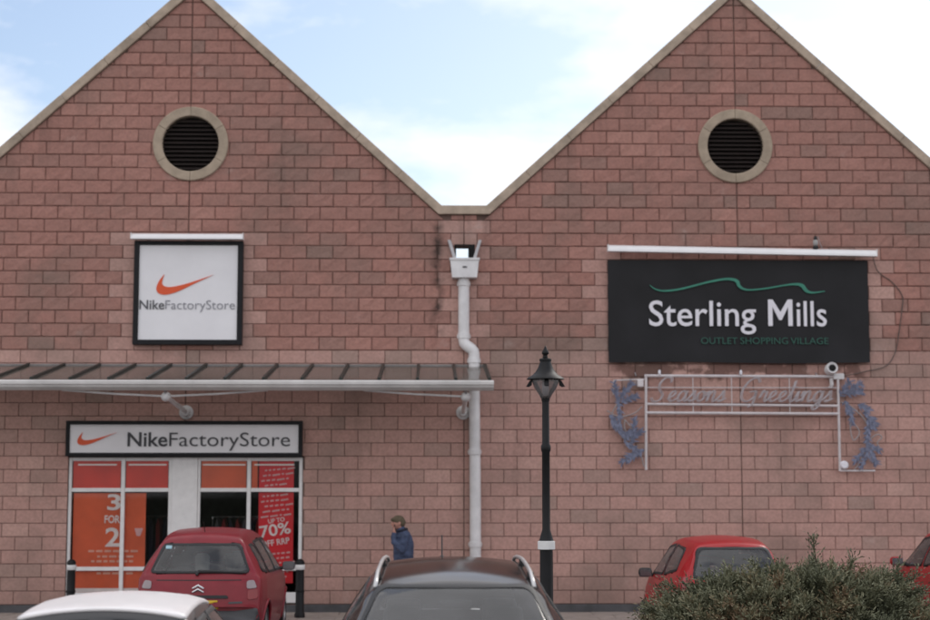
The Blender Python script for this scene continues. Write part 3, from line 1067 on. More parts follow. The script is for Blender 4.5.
# trough lights over the signs
def trough(label, x0, z0, x1, z1, h):
    t = thing('sign_light', label, 'sign light', (x0, -0.02, z0), group='trough lights above the signs')
    ln = math.hypot(x1 - x0, z1 - z0)
    t.rotation_euler = (0, -math.atan2(z1 - z0, x1 - x0), 0)
    tm = MB()
    tsec = [(-0.16, h / 2), (-0.20, h / 2), (-0.26, h * 0.30), (-0.30, -h * 0.15), (-0.31, -h / 2), (-0.16, -h / 2)]
    tm.add([(0, a, b) for a, b in tsec] + [(ln, a, b) for a, b in tsec], [(i, (i + 1) % 6, (i + 1) % 6 + 6, i + 6) for i in range(6)] + [(5, 4, 3, 2, 1, 0), (6, 7, 8, 9, 10, 11)])
    tm.build('trough', 'white_gloss', t)
    n = 3 if ln < 3 else 5
    for i in range(n):
        x = 0.25 + (ln - 0.5) * i / (n - 1)
        MB().box(x - 0.02, x + 0.02, -0.165, 0.02, -0.02, 0.02, 0.004).build('bracket_arm', 'galvanised', t)
    for x in (-0.004, ln + 0.004):
        MB().box(x - 0.006, x + 0.006, -0.303, -0.157, -h / 2 - .003, h / 2 + .003, 0.003).build('end_cap', 'white_frame', t)
trough('short white trough light just above the square white sign', -5.08, 6.40, -3.19, 6.40, 0.105)
trough('long white trough light tilting slightly above the wide black sign', 3.03, 6.22, 7.63, 6.145, 0.12)
# sensor on the long trough
t = thing('light_sensor', 'small pale sensor with dark cap standing on the long trough light', 'sensor', (6.60, -0.23, 6.222))
MB().lathe([(0.045, 0.0), (0.05, 0.03), (0.042, 0.05)], 12).build('foot', 'trim_black', t)
MB().lathe([(0.034, 0.05), (0.045, 0.09), (0.042, 0.14), (0.03, 0.155)], 12).build('body', 'seat_pale', t, smooth=True)
MB().lathe([(0.03, 0.155), (0.034, 0.18), (0.026, 0.21), (0.008, 0.225)], 12).build('cap', 'trim_black', t, smooth=True)
MB().tube([(0.12, 0.02, 0), (0.08, 0.02, 0.1), (0.05, 0.03, 0.22)], 0.007).build('stay_rod', 'wire_grey', t)

# ================================================================== DOWNPIPE
t = thing('rainwater_downpipe', 'white rainwater downpipe with box hopper between the two gables', 'downpipe', (0.58, -0.1, PAVE_Z))
def U(o): return under(t, o)
yp = -0.115
path = [(0.57, yp, 5.74), (0.57, yp, 4.66), (0.58, yp, 4.60), (0.61, yp, 4.565), (0.70, yp, 4.50), (0.735, yp, 4.46), (0.745, yp, 4.40), (0.75, yp, 3.5), (0.765, yp, 2.0), (0.765, yp, PAVE_Z)]
U(MB().tube(path, 0.095, 18).build('pipe', 'white_plastic', None, angle=40))
for (x, z) in ((0.57, 5.62), (0.57, 4.72), (0.745, 4.30), (0.755, 2.75), (0.765, 1.2)):
    U(MB().lathe([(0.103, -0.045), (0.108, -0.04), (0.108, 0.04), (0.103, 0.045)], 18, M=Matrix.Translation((x, yp, z))).build('pipe_collar', 'white_plastic', None, angle=40))
    U(MB().box(x - 0.115, x + 0.115, -0.05, -0.018, z - 0.025, z + 0.025, 0.004).build('wall_bracket', 'white_plastic', None))
hp = MB()
pr = [(0.335, 6.03), (0.828, 6.03), (0.792, 5.71), (0.371, 5.71)]
hp.prism(pr, -0.27, -0.022)
U(hp.build('hopper', 'white_plastic', None))
U(MB().box(0.325, 0.838, -0.285, -0.02, 6.005, 6.045, 0.006).build('hopper_rim', 'white_plastic', None))
U(MB().box(0.545, 0.62, -0.285, -0.268, 5.875, 5.90, 0.003).build('hopper_mark', 'trim_grey', None))
for s in (-1, 1):
    xc = 0.582 + s * 0.165
    ck = MB()
    wd = 0.026
    x_b, x_t = xc + s * 0.005, xc + s * 0.10
    ck.add([(x_b - wd, -0.25, 6.045), (x_b + wd, -0.25, 6.045), (x_t + wd, -0.22, 6.36), (x_t - wd, -0.22, 6.36), (x_b - wd, -0.03, 6.045), (x_b + wd, -0.03, 6.045), (x_t + wd, -0.03, 6.36), (x_t - wd, -0.03, 6.36)],
           [(0, 1, 2, 3), (5, 4, 7, 6), (0, 4, 5, 1), (1, 5, 6, 2), (2, 6, 7, 3), (3, 7, 4, 0)])
    U(ck.build('outlet_cheek', 'galvanised', None))
bk = MB()
bk.box(0.41, HOLE[0], -0.034, -0.028, 6.04, 6.31)
bk.box(HOLE[1], 0.76, -0.034, -0.028, 6.04, 6.31)
bk.box(HOLE[0], HOLE[1], -0.034, -0.028, HOLE[3], 6.31)
U(bk.build('outlet_lining', 'black_void', None))

# ================================================================== CANOPY
t = thing('glass_canopy', 'lean to glass canopy with dark ribs and pale gutter over the shop window', 'canopy', (-3.0, 0.0, 3.7))
CX0, CX1 = -9.2, 0.97
YB, ZB, YF, ZF = -0.06, 4.205, -2.36, 3.815
gt = MB()
sec = [(-2.36, 3.80), (-2.40, 3.815), (-2.43, 3.80), (-2.47, 3.805), (-2.49, 3.79), (-2.49, 3.745), (-2.475, 3.735), (-2.46, 3.70), (-2.40, 3.655), (-2.30, 3.655), (-2.28, 3.70), (-2.28, 3.80)]
n = len(sec)
gt.add([(CX0, y, z) for y, z in sec] + [(CX1 + 0.02, y, z) for y, z in sec], [(i, (i + 1) % n, (i + 1) % n + n, i + n) for i in range(n)] + [tuple(range(n - 1, -1, -1)), tuple(range(n, 2 * n))])
U(gt.build('gutter', 'gutter_metal', None))
U(MB().box(CX0, CX1, -0.10, -0.02, 4.17, 4.235, 0.006).build('wall_rail', 'gutter_dark', None))
ribs = [-6.2 + 0.6 * i for i in range(-5, 12)] + [0.93]
for x in ribs:
    th_ = math.atan2(ZB - ZF, YB - YF)
    M = Matrix.Translation((x, (YB + YF) / 2, (ZB + ZF) / 2 + 0.012)) @ Matrix.Rotation(th_, 4, 'X')
    l2 = math.hypot(YB - YF, ZB - ZF) / 2
    U(MB().box(-0.024, 0.024, -l2, l2, -0.02, 0.035, 0.005, M=M).build('rib', 'rib_dark', None))
for a, b in zip(ribs[:-1], ribs[1:]):
    M = Matrix.Translation(((a + b) / 2, (YB + YF) / 2, (ZB + ZF) / 2 + 0.008)) @ Matrix.Rotation(th_, 4, 'X')
    w2 = (b - a) / 2 - 0.022
    U(MB().box(-w2, w2, -l2 + 0.01, l2 - 0.01, -0.003, 0.003, M=M).build('glass_pane', 'canopy_glass', None))
for x in (-4.13, 0.56):
    U(MB().tube([(x, -0.03, 3.42), (x, -0.4, 3.45), (x, -2.18, 3.565)], 0.038, 12).build('strut', 'white_plastic', None, angle=40))
    U(MB().lathe([(0.12, 0.0), (0.12, 0.03), (0.075, 0.05), (0.06, 0.12)], 18, M=Matrix.Translation((x, -0.016, 3.42)) @ Matrix.Rotation(R(90), 4, 'X')).build('strut_plate', 'white_plastic', None, angle=40))
    U(MB().lathe([(0.02, -0.09), (0.065, -0.06), (0.08, 0.0), (0.065, 0.06), (0.02, 0.09)], 16, M=Matrix.Translation((x, -2.2, 3.565)) @ Matrix.Rotation(R(90), 4, 'X')).build('strut_node', 'white_plastic', None, smooth=True))
    U(MB().tube([(x, -2.2, 3.565), (x, -2.3, 3.66)], 0.022).build('strut_pin', 'galvanised', None))
    for s in (-1, 1):
        if x + s * 1.55 > 1.0:
            continue
        U(MB().tube([(x, -2.2, 3.57), (x + s * 0.8, -2.26, 3.605), (x + s * 1.6, -2.32, 3.66)], 0.016).build('tie_rod', 'white_plastic', None))

# ================================================================== CHRISTMAS FRAME
t = thing('greetings_light_frame', 'unlit Seasons Greetings rope light frame with blue tinsel sprays under the black sign', 'light display', (5.3, -0.02, 2.43))
FYY = -0.13
def fb(x0, z0, x1, z1, r=0.022, nm='frame_bar', mt='frame_silver'):
    U(MB().tube([(x0, FYY, z0), (x1, FYY, z1)], r * 0.82, 8).build(nm, mt, None))
fb(3.645, 4.045, 6.985, 4.035, 0.030)
fb(3.645, 3.845, 6.95, 3.845, 0.010)
fb(3.66, 3.565, 6.95, 3.535, 0.026)
fb(3.65, 3.415, 6.95, 3.40, 0.030)
fb(3.672, 4.05, 3.655, 2.45, 0.027)
fb(6.955, 4.05, 6.95, 2.43, 0.027)
fb(6.95, 2.435, 7.55, 2.435, 0.018)
fb(3.12, 3.965, 3.65, 3.985, 0.014)
fb(3.12, 3.965, 3.11, 3.72, 0.012)
for x in (4.47, 5.13, 6.12):
    fb(x, 4.04, x, 3.41, 0.009)
for x in (3.90, 5.29, 3.5, 6.6):
    U(MB().tube([(x, FYY + 0.0, 4.05), (x, -0.02, 4.10)], 0.012).build('wall_tie', 'galvanised', None))
for x in (3.90, 5.29):
    U(MB().lathe([(0.02, 0), (0.024, 0.02), (0.022, 0.07), (0.008, 0.085)], 10, M=Matrix.Translation((x, FYY - 0.02, 4.06))).build('lamp_bulb', 'letter_white', None, smooth=True))
U(MB().box(3.52, 3.63, -0.15, -0.02, 3.85, 3.99, 0.02).build('junction_box', 'frame_silver', None))
U(MB().lathe([(0.075, 0), (0.075, 0.06), (0.05, 0.09)], 16, M=Matrix.Translation((7.02, -0.10, 2.53)) @ Matrix.Rotation(R(90), 4, 'X')).build('junction_box', 'letter_white', None, angle=40))
# script lettering bent from rope light: strokes in letter units (x, y), x-height 1
G = {
 'S': (1.55, [[(0.05, 0.35), (0.35, 0.0), (0.85, 0.1), (1.0, 0.65), (0.62, 1.15), (0.55, 1.7), (0.95, 2.15), (1.45, 2.1), (1.5, 1.75)]]),
 'G': (1.75, [[(1.5, 1.75), (1.2, 2.15), (0.6, 1.9), (0.2, 1.1), (0.3, 0.25), (0.8, 0.0), (1.25, 0.4), (1.35, 0.95), (0.85, 0.92)], [(1.35, 0.95), (1.3, -0.2), (1.0, -0.55)]]),
 'e': (0.82, [[(0.0, 0.25), (0.4, 0.5), (0.58, 0.82), (0.4, 1.0), (0.15, 0.7), (0.15, 0.2), (0.42, 0.0), (0.82, 0.3)]]),
 'a': (0.98, [[(0.72, 0.85), (0.4, 1.0), (0.1, 0.6), (0.12, 0.12), (0.4, 0.02), (0.68, 0.5), (0.75, 1.0), (0.66, 0.25), (0.78, 0.0), (0.98, 0.25)]]),
 's': (0.72, [[(0.0, 0.25), (0.3, 0.7), (0.42, 1.05), (0.5, 0.6), (0.52, 0.2), (0.3, 0.0), (0.1, 0.1), (0.45, 0.08), (0.72, 0.28)]]),
 'o': (0.88, [[(0.5, 0.98), (0.15, 0.8), (0.08, 0.3), (0.35, 0.0), (0.65, 0.3), (0.62, 0.8), (0.45, 1.0), (0.6, 0.85), (0.88, 0.85)]]),
 'n': (1.0, [[(0.0, 0.5), (0.15, 1.0), (0.12, 0.0), (0.2, 0.55), (0.48, 1.0), (0.64, 0.85), (0.62, 0.15), (0.78, 0.0), (1.0, 0.25)]]),
 'r': (0.72, [[(0.0, 0.3), (0.2, 1.05), (0.28, 0.9), (0.52, 0.9), (0.46, 0.25), (0.56, 0.0), (0.72, 0.25)]]),
 't': (0.62, [[(0.0, 0.3), (0.28, 1.2), (0.34, 1.9), (0.22, 0.6), (0.26, 0.08), (0.42, 0.0), (0.62, 0.28)], [(0.02, 1.3), (0.55, 1.36)]]),
 'i': (0.48, [[(0.0, 0.3), (0.18, 1.0), (0.14, 0.2), (0.26, 0.0), (0.48, 0.28)]]),
 'g': (0.92, [[(0.68, 0.85), (0.38, 1.0), (0.1, 0.6), (0.14, 0.12), (0.4, 0.05), (0.66, 0.5), (0.72, 1.0), (0.6, -0.4), (0.35, -0.8), (0.12, -0.55), (0.5, -0.1), (0.92, 0.25)]]),
}
def script(word, x0, x1, zb, xh, cap):
    tot = sum(G[c][0] for c in word)
    sx = (x1 - x0) / tot
    cx_ = 0.0
    for c in word:
        w, strokes = G[c]
        mb = MB()
        for st in strokes:
            pts = []
            for (a, b) in spline(st, 6):
                h = b * xh if b <= 1.2 else 1.2 * xh + (b - 1.2) * (cap - 1.2 * xh) / 0.95
                pts.append((x0 + (cx_ + a) * sx + 0.28 * h - 0.03, FYY - 0.02, zb + h))
            mb.tube(pts, 0.0105, 6)
            mb.tube([(p[0] + 0.026, p[1] - 0.004, p[2] + 0.01) for p in pts], 0.009, 6)
        U(mb.build('script_letter', 'rope_grey', None, smooth=True))
        cx_ += w
script('Seasons', 3.74, 5.02, 3.605, 0.175, 0.40)
script('Greetings', 5.24, 6.85, 3.605, 0.175, 0.40)

def spray(cx, cz, ang, ln, nb, seed, mt='tinsel_blue'):
    """A bushy tuft of tinsel blades on a short stem."""
    rnd = random.Random(seed)
    m = MB()
    d = Vector((math.cos(ang), 0, math.sin(ang)))
    for i in range(nb):
        s = i / nb
        base = Vector((cx, FYY - 0.02, cz)) + d * ln * s
        a = ang + rnd.uniform(-1.0, 1.0)
        l = rnd.uniform(0.05, 0.13)
        e = Vector((math.cos(a), rnd.uniform(-0.35, 0.25), math.sin(a))) * l
        pr_ = Vector((-e.z, 0, e.x)).normalized() * 0.013
        m.add([base - pr_ * .5, base + pr_ * .5, base + e * .55 + pr_, base + e, base + e * .55 - pr_], [(0, 1, 2, 3, 4)])
    m.tube([(cx, FYY, cz), tuple(Vector((cx, FYY, cz)) + d * ln)], 0.012, 5)
    U(m.build('tinsel_spray', mt, None))
SEED = 100
def spr(pts, w=48):
    global SEED
    for (x0, z0, x1, z1) in pts:
        SEED += 1
        spray(x0, z0, math.atan2(z1 - z0, x1 - x0), math.hypot(x1 - x0, z1 - z0), w, SEED)
spr([(3.20, 3.55, 3.13, 3.92), (3.22, 3.66, 3.42, 3.90), (3.25, 3.58, 3.49, 3.70), (3.20, 3.58, 3.22, 3.20), (3.04, 3.38, 3.16, 3.16), (3.16, 3.16, 3.32, 2.98), (3.30, 3.05, 3.36, 3.06), (3.42, 2.96, 3.46, 3.30), (3.38, 2.90, 3.58, 3.10), (3.50, 2.78, 3.24, 2.58), (3.62, 2.80, 3.38, 2.62), (3.30, 2.92, 3.45, 2.80)])
spr([(6.98, 3.70, 7.14, 3.95), (7.04, 3.74, 7.32, 3.90), (7.10, 3.72, 7.36, 3.78), (7.06, 3.62, 7.14, 3.42), (7.14, 3.55, 7.18, 3.25), (7.28, 3.55, 7.46, 3.48), (7.36, 3.42, 7.58, 3.26), (7.42, 3.30, 7.56, 3.18), (7.44, 3.20, 7.42, 2.90), (7.44, 2.86, 7.20, 2.60), (7.48, 2.82, 7.32, 2.52), (7.46, 2.80, 7.56, 2.55), (7.40, 2.90, 7.62, 2.78)])
for pts in ([(3.5, 3.95), (3.2, 3.6), (3.08, 3.3), (3.3, 2.95), (3.55, 2.72), (3.62, 2.5)], [(3.0, 3.45), (3.2, 3.35), (3.45, 3.4), (3.6, 3.52)], [(3.3, 3.3), (3.45, 3.1), (3.4, 2.95), (3.3, 3.15), (3.3, 3.3)],
            [(7.0, 3.6), (7.2, 3.5), (7.42, 3.25), (7.45, 2.95), (7.3, 2.6), (7.2, 2.45)], [(7.15, 3.3), (7.3, 3.1), (7.2, 2.95), (7.15, 3.1), (7.15, 3.3)], [(7.45, 2.95), (7.6, 3.05), (7.68, 3.0), (7.6, 2.9), (7.7, 2.75)]):
    U(MB().tube([(a, FYY, b) for a, b in spline(pts, 6)], 0.011, 6).build('wire_stem', 'wire_grey', None, smooth=True))

# security camera above the frame end
t = thing('security_camera', 'white bullet security camera with dark lens at the corner of the light frame', 'camera', (6.83, -0.02, 4.08))
def Mx(x, y, z, rx=90): return Matrix.Translation((x, y, z)) @ Matrix.Rotation(R(rx), 4, 'X')
U(MB().lathe([(0.06, 0.0), (0.095, 0.01), (0.10, 0.05), (0.10, 0.20), (0.085, 0.22), (0.062, 0.205)], 20, M=Mx(6.82, -0.10, 4.15, 84)).build('housing', 'white_plastic', None, angle=40))
U(MB().lathe([(0.058, 0.0), (0.058, 0.012), (0.03, 0.02)], 18, M=Mx(6.82, -0.305, 4.172, 84)).build('lens', 'black_void', None, angle=40))
U(MB().box(6.87, 7.06, -0.16, -0.02, 3.985, 4.09, 0.015).build('bracket_box', 'white_plastic', None))
U(MB().tube([(6.84, -0.1, 4.08), (6.86, -0.08, 3.9), (6.84, -0.05, 3.85)], 0.035, 10).build('bracket_arm', 'white_plastic', None, smooth=True))
# loose cable on the wall
c = MB().tube(spline([(7.63, -0.06, 6.1), (7.72, -0.05, 5.85), (7.95, -0.04, 5.68), (8.12, -0.04, 5.45), (8.12, -0.04, 5.25), (8.05, -0.04, 4.8), (7.97, -0.04, 4.45), (7.8, -0.045, 4.22), (7.45, -0.05, 4.13), (7.04, -0.06, 4.04)], 8), 0.008, 6).build('wall_cable', 'cable_dark', None, smooth=True)
tag(c, 'thin dark cable looping down the wall right of the black sign', 'cable')

# ================================================================== STREET LAMP, BOLLARDS
t = thing('street_lamp', 'black cast iron heritage street lamp with bell shaped lantern and white band', 'street lamp', (1.335, -9.0, PARK_Z))
prof = [(0.16, 0), (0.16, 0.12), (0.125, 0.16), (0.078, 0.25), (0.075, 1.47)]
MB().lathe(prof, 20).build('base_column', 'cast_black', t, angle=40)
MB().lathe([(0.082, 1.47), (0.10, 1.475), (0.10, 1.565), (0.082, 1.57)], 20).build('white_band', 'band_white', t, angle=40)
MB().lathe([(0.085, 1.57), (0.075, 1.60), (0.046, 1.70), (0.045, 2.58), (0.055, 2.60), (0.058, 2.63), (0.055, 2.66), (0.043, 2.68), (0.040, 3.24)], 18).build('post', 'cast_black', t, angle=40)
MB().lathe([(0.045, 3.20), (0.05, 3.235), (0.035, 3.25)], 16).build('post_cap', 'cast_black', t, angle=40)
MB().lathe([(0.055, 3.24), (0.075, 3.28), (0.13, 3.36), (0.155, 3.43), (0.155, 3.46)], 24).build('lantern_bowl', 'lantern_glass', t, smooth=True)
MB().lathe([(0.032, 3.27), (0.04, 3.32), (0.04, 3.40), (0.03, 3.44)], 14).build('bulb', 'letter_white', t, smooth=True)
hood = [(0.205, 3.455), (0.222, 3.46), (0.205, 3.485), (0.155, 3.52), (0.118, 3.565), (0.09, 3.62), (0.072, 3.68), (0.062, 3.72), (0.070, 3.725), (0.070, 3.755), (0.05, 3.765)]
MB().lathe(hood, 28).build('hood', 'cast_black', t, angle=50)
MB().lathe([(0.032, 3.765), (0.026, 3.79), (0.024, 3.815), (0.04, 3.83), (0.042, 3.85), (0.03, 3.88), (0.014, 3.915), (0.006, 3.95)], 14).build('finial', 'cast_black', t, smooth=True)
for q in range(4):
    a = math.pi / 4 * 0 + q * math.pi / 2
    M = Matrix.Rotation(a, 4, 'Z')
    m = MB(); m.prism([(0.155, 3.455), (0.185, 3.44), (0.225, 3.375), (0.19, 3.37), (0.16, 3.39)], -0.025, 0.025)
    m.v = [tuple(M @ Vector(v)) for v in m.v]
    m.build('lantern_lug', 'cast_black', t)

for ch in t.children:
    for v in ch.data.vertices:
        if v.co.z > 3.455:
            v.co.z = 3.42 + (v.co.z - 3.455) * 0.80
        elif v.co.z > 2.7:
            v.co.z -= 0.035

def bollard(x, y, label):
    t = thing('bollard', label, 'bollard', (x, y, PAVE_Z), group='bollards in front of the shop')
    MB().lathe([(0.085, 0), (0.085, 0.06), (0.07, 0.08), (0.066, 0.76)], 18).build('shaft', 'cast_black', t, angle=40)
    MB().lathe([(0.074, 0.76), (0.078, 0.765), (0.078, 0.835), (0.074, 0.84)], 18).build('white_band', 'band_white', t, angle=40)
    MB().lathe([(0.058, 0.84), (0.07, 0.85), (0.074, 0.875), (0.055, 0.91), (0.02, 0.93)], 18).build('cap', 'cast_black', t, angle=40)
    MB().lathe([(0.071, 0.40), (0.077, 0.405), (0.077, 0.43), (0.071, 0.435)], 18).build('collar_ring', 'cast_black', t, angle=40)
bollard(-2.09, -1.15, 'black bollard with white band beside the tall red banner window edge')
bollard(-5.76, -1.15, 'black bollard with white band in front of the 3 FOR 2 banner')

# ================================================================== CARS
def interp(pts, y):
    return float(np.interp(y, [p[0] for p in pts], [p[1] for p in pts]))

def round_poly(poly, r, n=5):
    out = []
    L = len(poly)
    for i in range(L):
        p0, p, p1 = Vector(poly[i - 1]), Vector(poly[i]), Vector(poly[(i + 1) % L])
        a, b = (p0 - p), (p1 - p)
        rr_ = min(r, a.length * 0.45, b.length * 0.45)
        A, B = p + a.normalized() * rr_, p + b.normalized() * rr_
        for k in range(n + 1):
            t = k / n
            out.append(A * (1 - t) ** 2 + p * 2 * t * (1 - t) + B * t * t)
    # densify long edges
    res = []
    for i in range(len(out)):
        p, q = out[i], out[(i + 1) % len(out)]
        m = max(1, int((q - p).length / 0.07))
        for k in range(m):
            res.append(p + (q - p) * k / m)
    return res

def inside(p, poly):
    c = False
    n = len(poly)
    for i in range(n):
        a, b = poly[i], poly[i - 1]
        if (a[1] > p[1]) != (b[1] > p[1]) and p[0] < (b[0] - a[0]) * (p[1] - a[1]) / (b[1] - a[1]) + a[0]:
            c = not c
    return c

def make_car(name, label, loc, rz, S):
    car = thing(name, label, 'car', loc, rz, S.get('group'))
    Lc = S['L']
    zs = S.get('zs', 0.22)
    # stations, denser at both ends
    ys = sorted(set([round(v, 4) for v in list(np.linspace(0, 0.7, 34)) + list(np.linspace(0.7, Lc - 0.9, 60)) + list(np.linspace(Lc - 0.9, Lc, 30))]))
    ztp = spline(S['zt'], 6)
    ztp = sorted(ztp)
    wrp, wbp, zbp = S['wr'], S['wb'], S['zb']
    bowr, bowf = S.get('bowr', 0.12), S.get('bowf', 0.25)
    prof_n = 46
    rings = []
    for y in ys:
        zt_ = interp(ztp, y)
        wr_, wb_ = interp(wrp, y), interp(wbp, y)
        zb_ = min(interp(zbp, y), zt_ - 0.03)
        zlo = zs + 0.20 * max(0, 1 - y / 0.15) + 0.12 * max(0, 1 - (Lc - y) / 0.2)
        zb_ = max(zb_, zlo + 0.05)
        crown = min(0.045, (zt_ - zb_) * 0.4)
        pts = []
        for s in np.linspace(0, 0.84, 13):
            pts.append((wr_ * s, zt_ - crown * s * s))
        p0 = Vector((wr_ * 0.84, zt_ - crown * 0.7056)); pc = Vector((wr_ * 1.02, zt_ - crown * 1.02))
        h = zt_ - crown - zb_
        p2 = Vector((wr_ + (wb_ - wr_) * 0.22, zt_ - crown - h * 0.22))
        for t_ in np.linspace(0, 1, 9)[1:]:
            q = p0 * (1 - t_) ** 2 + pc * 2 * t_ * (1 - t_) + p2 * t_ * t_
            pts.append((q.x, q.y))
        for t_ in np.linspace(0, 1, 11)[1:]:
            q = p2.lerp(Vector((wb_, zb_)), t_)
            bul = 0.02 * math.sin(math.pi * t_) * min(1, h / 0.4)
            pts.append((q.x + bul, q.y))
        A = Vector((wb_, zb_)); B = Vector((wb_ + 0.045, (zb_ * 0.55 + zlo * 0.45))); C = Vector((wb_ - 0.05, zlo))
        for t_ in np.linspace(0, 1, 13)[1:]:
            q = A * (1 - t_) ** 2 + B * 2 * t_ * (1 - t_) + C * t_ * t_
            pts.append((q.x, q.y))
        for s in (0.85, 0.5, 0.0):
            pts.append(((wb_ - 0.05) * s, zlo - 0.02))
        kr = bowr * max(0, 1 - y / 0.9) ** 1.0
        kf = bowf * max(0, 1 - (Lc - y) / 1.9)
        ring = []
        for (x, z) in pts:
            u = min(1.0, abs(x) / 0.85)
            ring.append((x, y + kr * u ** 2.4 - kf * u ** 2.2, z))
        rings.append(ring)
    P = len(rings[0])
    V, F = [], []
    W = 2 * P - 2
    for ring in rings:
        full = ring + [(-x, y, z) for (x, y, z) in ring[1:-1][::-1]]
        V.extend(full)
    nr = len(rings)
    for i in range(nr - 1):
        for k in range(W):
            F.append((i * W + k, i * W + (k + 1) % W, (i + 1) * W + (k + 1) % W, (i + 1) * W + k))
    F.append(tuple(range(W))[::-1]); F.append(tuple((nr - 1) * W + k for k in range(W)))
    bvh = BVHTree.FromPolygons([Vector(v) for v in V], F)

    def cast(view, a, b):
        if view == 'rear':
            o_, d_ = Vector((a, -3, b)), Vector((0, 1, 0))
        elif view == 'front':
            o_, d_ = Vector((a, Lc + 3, b)), Vector((0, -1, 0))
        elif view == 'left':
            o_, d_ = Vector((-4, a, b)), Vector((1, 0, 0))
        elif view == 'right':
            o_, d_ = Vector((4, a, b)), Vector((-1, 0, 0))
        else:
            o_, d_ = Vector((a, b, 5)), Vector((0, 0, -1))
        hit, nrm, ix, dist = bvh.ray_cast(o_, d_)
        if hit is None:
            return None, None
        if nrm.dot(d_) > 0:
            nrm = -nrm
        return hit, nrm

    def patch(nm, view, poly, mt, off, parent, r=0.05, ring=None, thick=0.0):
        """Panel that follows the body: whole, or just its border of width ring."""
        out = round_poly(poly, r)
        c = sum((Vector(p) for p in out), Vector((0, 0))) / len(out)
        if ring:
            levels = [0.0, 0.5, 1.0]
            loops_ = []
            for lv in levels:
                lp = []
                for p in out:
                    d = (c - p)
                    w = ring * lv
                    lp.append(p + Vector((math.copysign(min(w, abs(d.x)), d.x) * min(1, abs(d.x) / 0.12), math.copysign(min(w, abs(d.y)), d.y) * min(1, abs(d.y) / 0.12))))
                loops_.append(lp)
        else:
            loops_ = [[p + (c - p) * s for p in out] for s in (0, 0.06, 0.25, 0.5, 0.75)]
        vs_, fs_ = [], []
        lasth = None
        for lp in loops_:
            for p in lp:
                h_, n_ = cast(view, p[0], p[1])
                if h_ is None:
                    h_, n_ = lasth if lasth else (Vector((0, 0, 0.5)), Vector((0, 0, 1)))
                lasth = (h_, n_)
                vs_.append(h_ + n_ * off)
        n_ = len(out)
        for i in range(len(loops_) - 1):
            for k in range(n_):
                fs_.append((i * n_ + k, i * n_ + (k + 1) % n_, (i + 1) * n_ + (k + 1) % n_, (i + 1) * n_ + k))
        if not ring:
            h_, nn = cast(view, c[0], c[1])
            vs_.append(h_ + nn * off)
            for k in range(n_):
                fs_.append(((len(loops_) - 1) * n_ + k, (len(loops_) - 1) * n_ + (k + 1) % n_, len(vs_) - 1))
        # skirt back to the body so the edge has thickness
        b_ = len(vs_)
        for p, v_ in zip(loops_[0], list(vs_[:n_])):
            h_, nn = cast(view, p[0], p[1])
            vs_.append((h_ if h_ is not None else v_))
        for k in range(n_):
            fs_.append((k, b_ + k, b_ + (k + 1) % n_, (k + 1) % n_))
        m = MB(); m.add(vs_, fs_)
        me = m.mesh(nm, mt, smooth=True)
        bm2 = bmesh.new(); bm2.from_mesh(me); bmesh.ops.recalc_face_normals(bm2, faces=bm2.faces); bm2.to_mesh(me); bm2.free()
        return link(nm, me, parent)

    # windows: open the shell behind the panes
    cuts = []
    for (nm, view, poly) in S['windows']:
        cuts.append((view, round_poly([Vector(p) for p in poly], 0.06)))
    rwh = S.get('wheel_r', 0.31)
    wy = S['wheels']
    keepF, keepM = [], []
    for f in F:
        c = sum((Vector(V[i]) for i in f), Vector((0, 0, 0))) / len(f)
        drop = False
        if len(f) == 4:
            for view, pl_ in cuts:
                if view in ('rear', 'front'):
                    if (view == 'rear') == (c.y < Lc * 0.35) and c.z > 0.8 and abs(c.x) < 0.8 and (c.y < 1.0 or c.y > Lc * 0.5) and inside((c.x, c.z), pl_):
                        drop = True
                elif (view == 'left') == (c.x < 0) and abs(c.x) > 0.42 and inside((c.y, c.z), pl_):
                    drop = True
            for w in wy:
                if abs(c.x) > 0.55 and math.hypot(c.y - w, c.z - rwh) < rwh + 0.045:
                    drop = True
        if not drop:
            keepF.append(f)
            keepM.append(1 if (S.get('dark_house') and c.z > interp(zbp, c.y) + 0.01) else 0)
    m = MB(); m.v = V; m.f = keepF; m.m = keepM; m.t = [0] * len(keepF)
    body = m.build('body', [S['paint'], 'paint_grey_dark'], car, angle=38)
    bm2 = bmesh.new(); bm2.from_mesh(body.data); bmesh.ops.recalc_face_normals(bm2, faces=bm2.faces); bm2.to_mesh(body.data); bm2.free()
    for (nm, view, poly) in S['windows']:
        pane = patch(nm, view, poly, 'car_glass', 0.006, car, 0.07)
        patch('window_seal', view, [(p[0], p[1]) for p in poly], 'trim_black', 0.010, pane, 0.07, ring=S.get('seal', 0.035))
    for (nm, view, poly, mt, off, r) in S.get('patches', []):
        patch(nm, view, poly, mt, off, car, r)
    # wheels
    wtrack = S.get('track', 0.74)
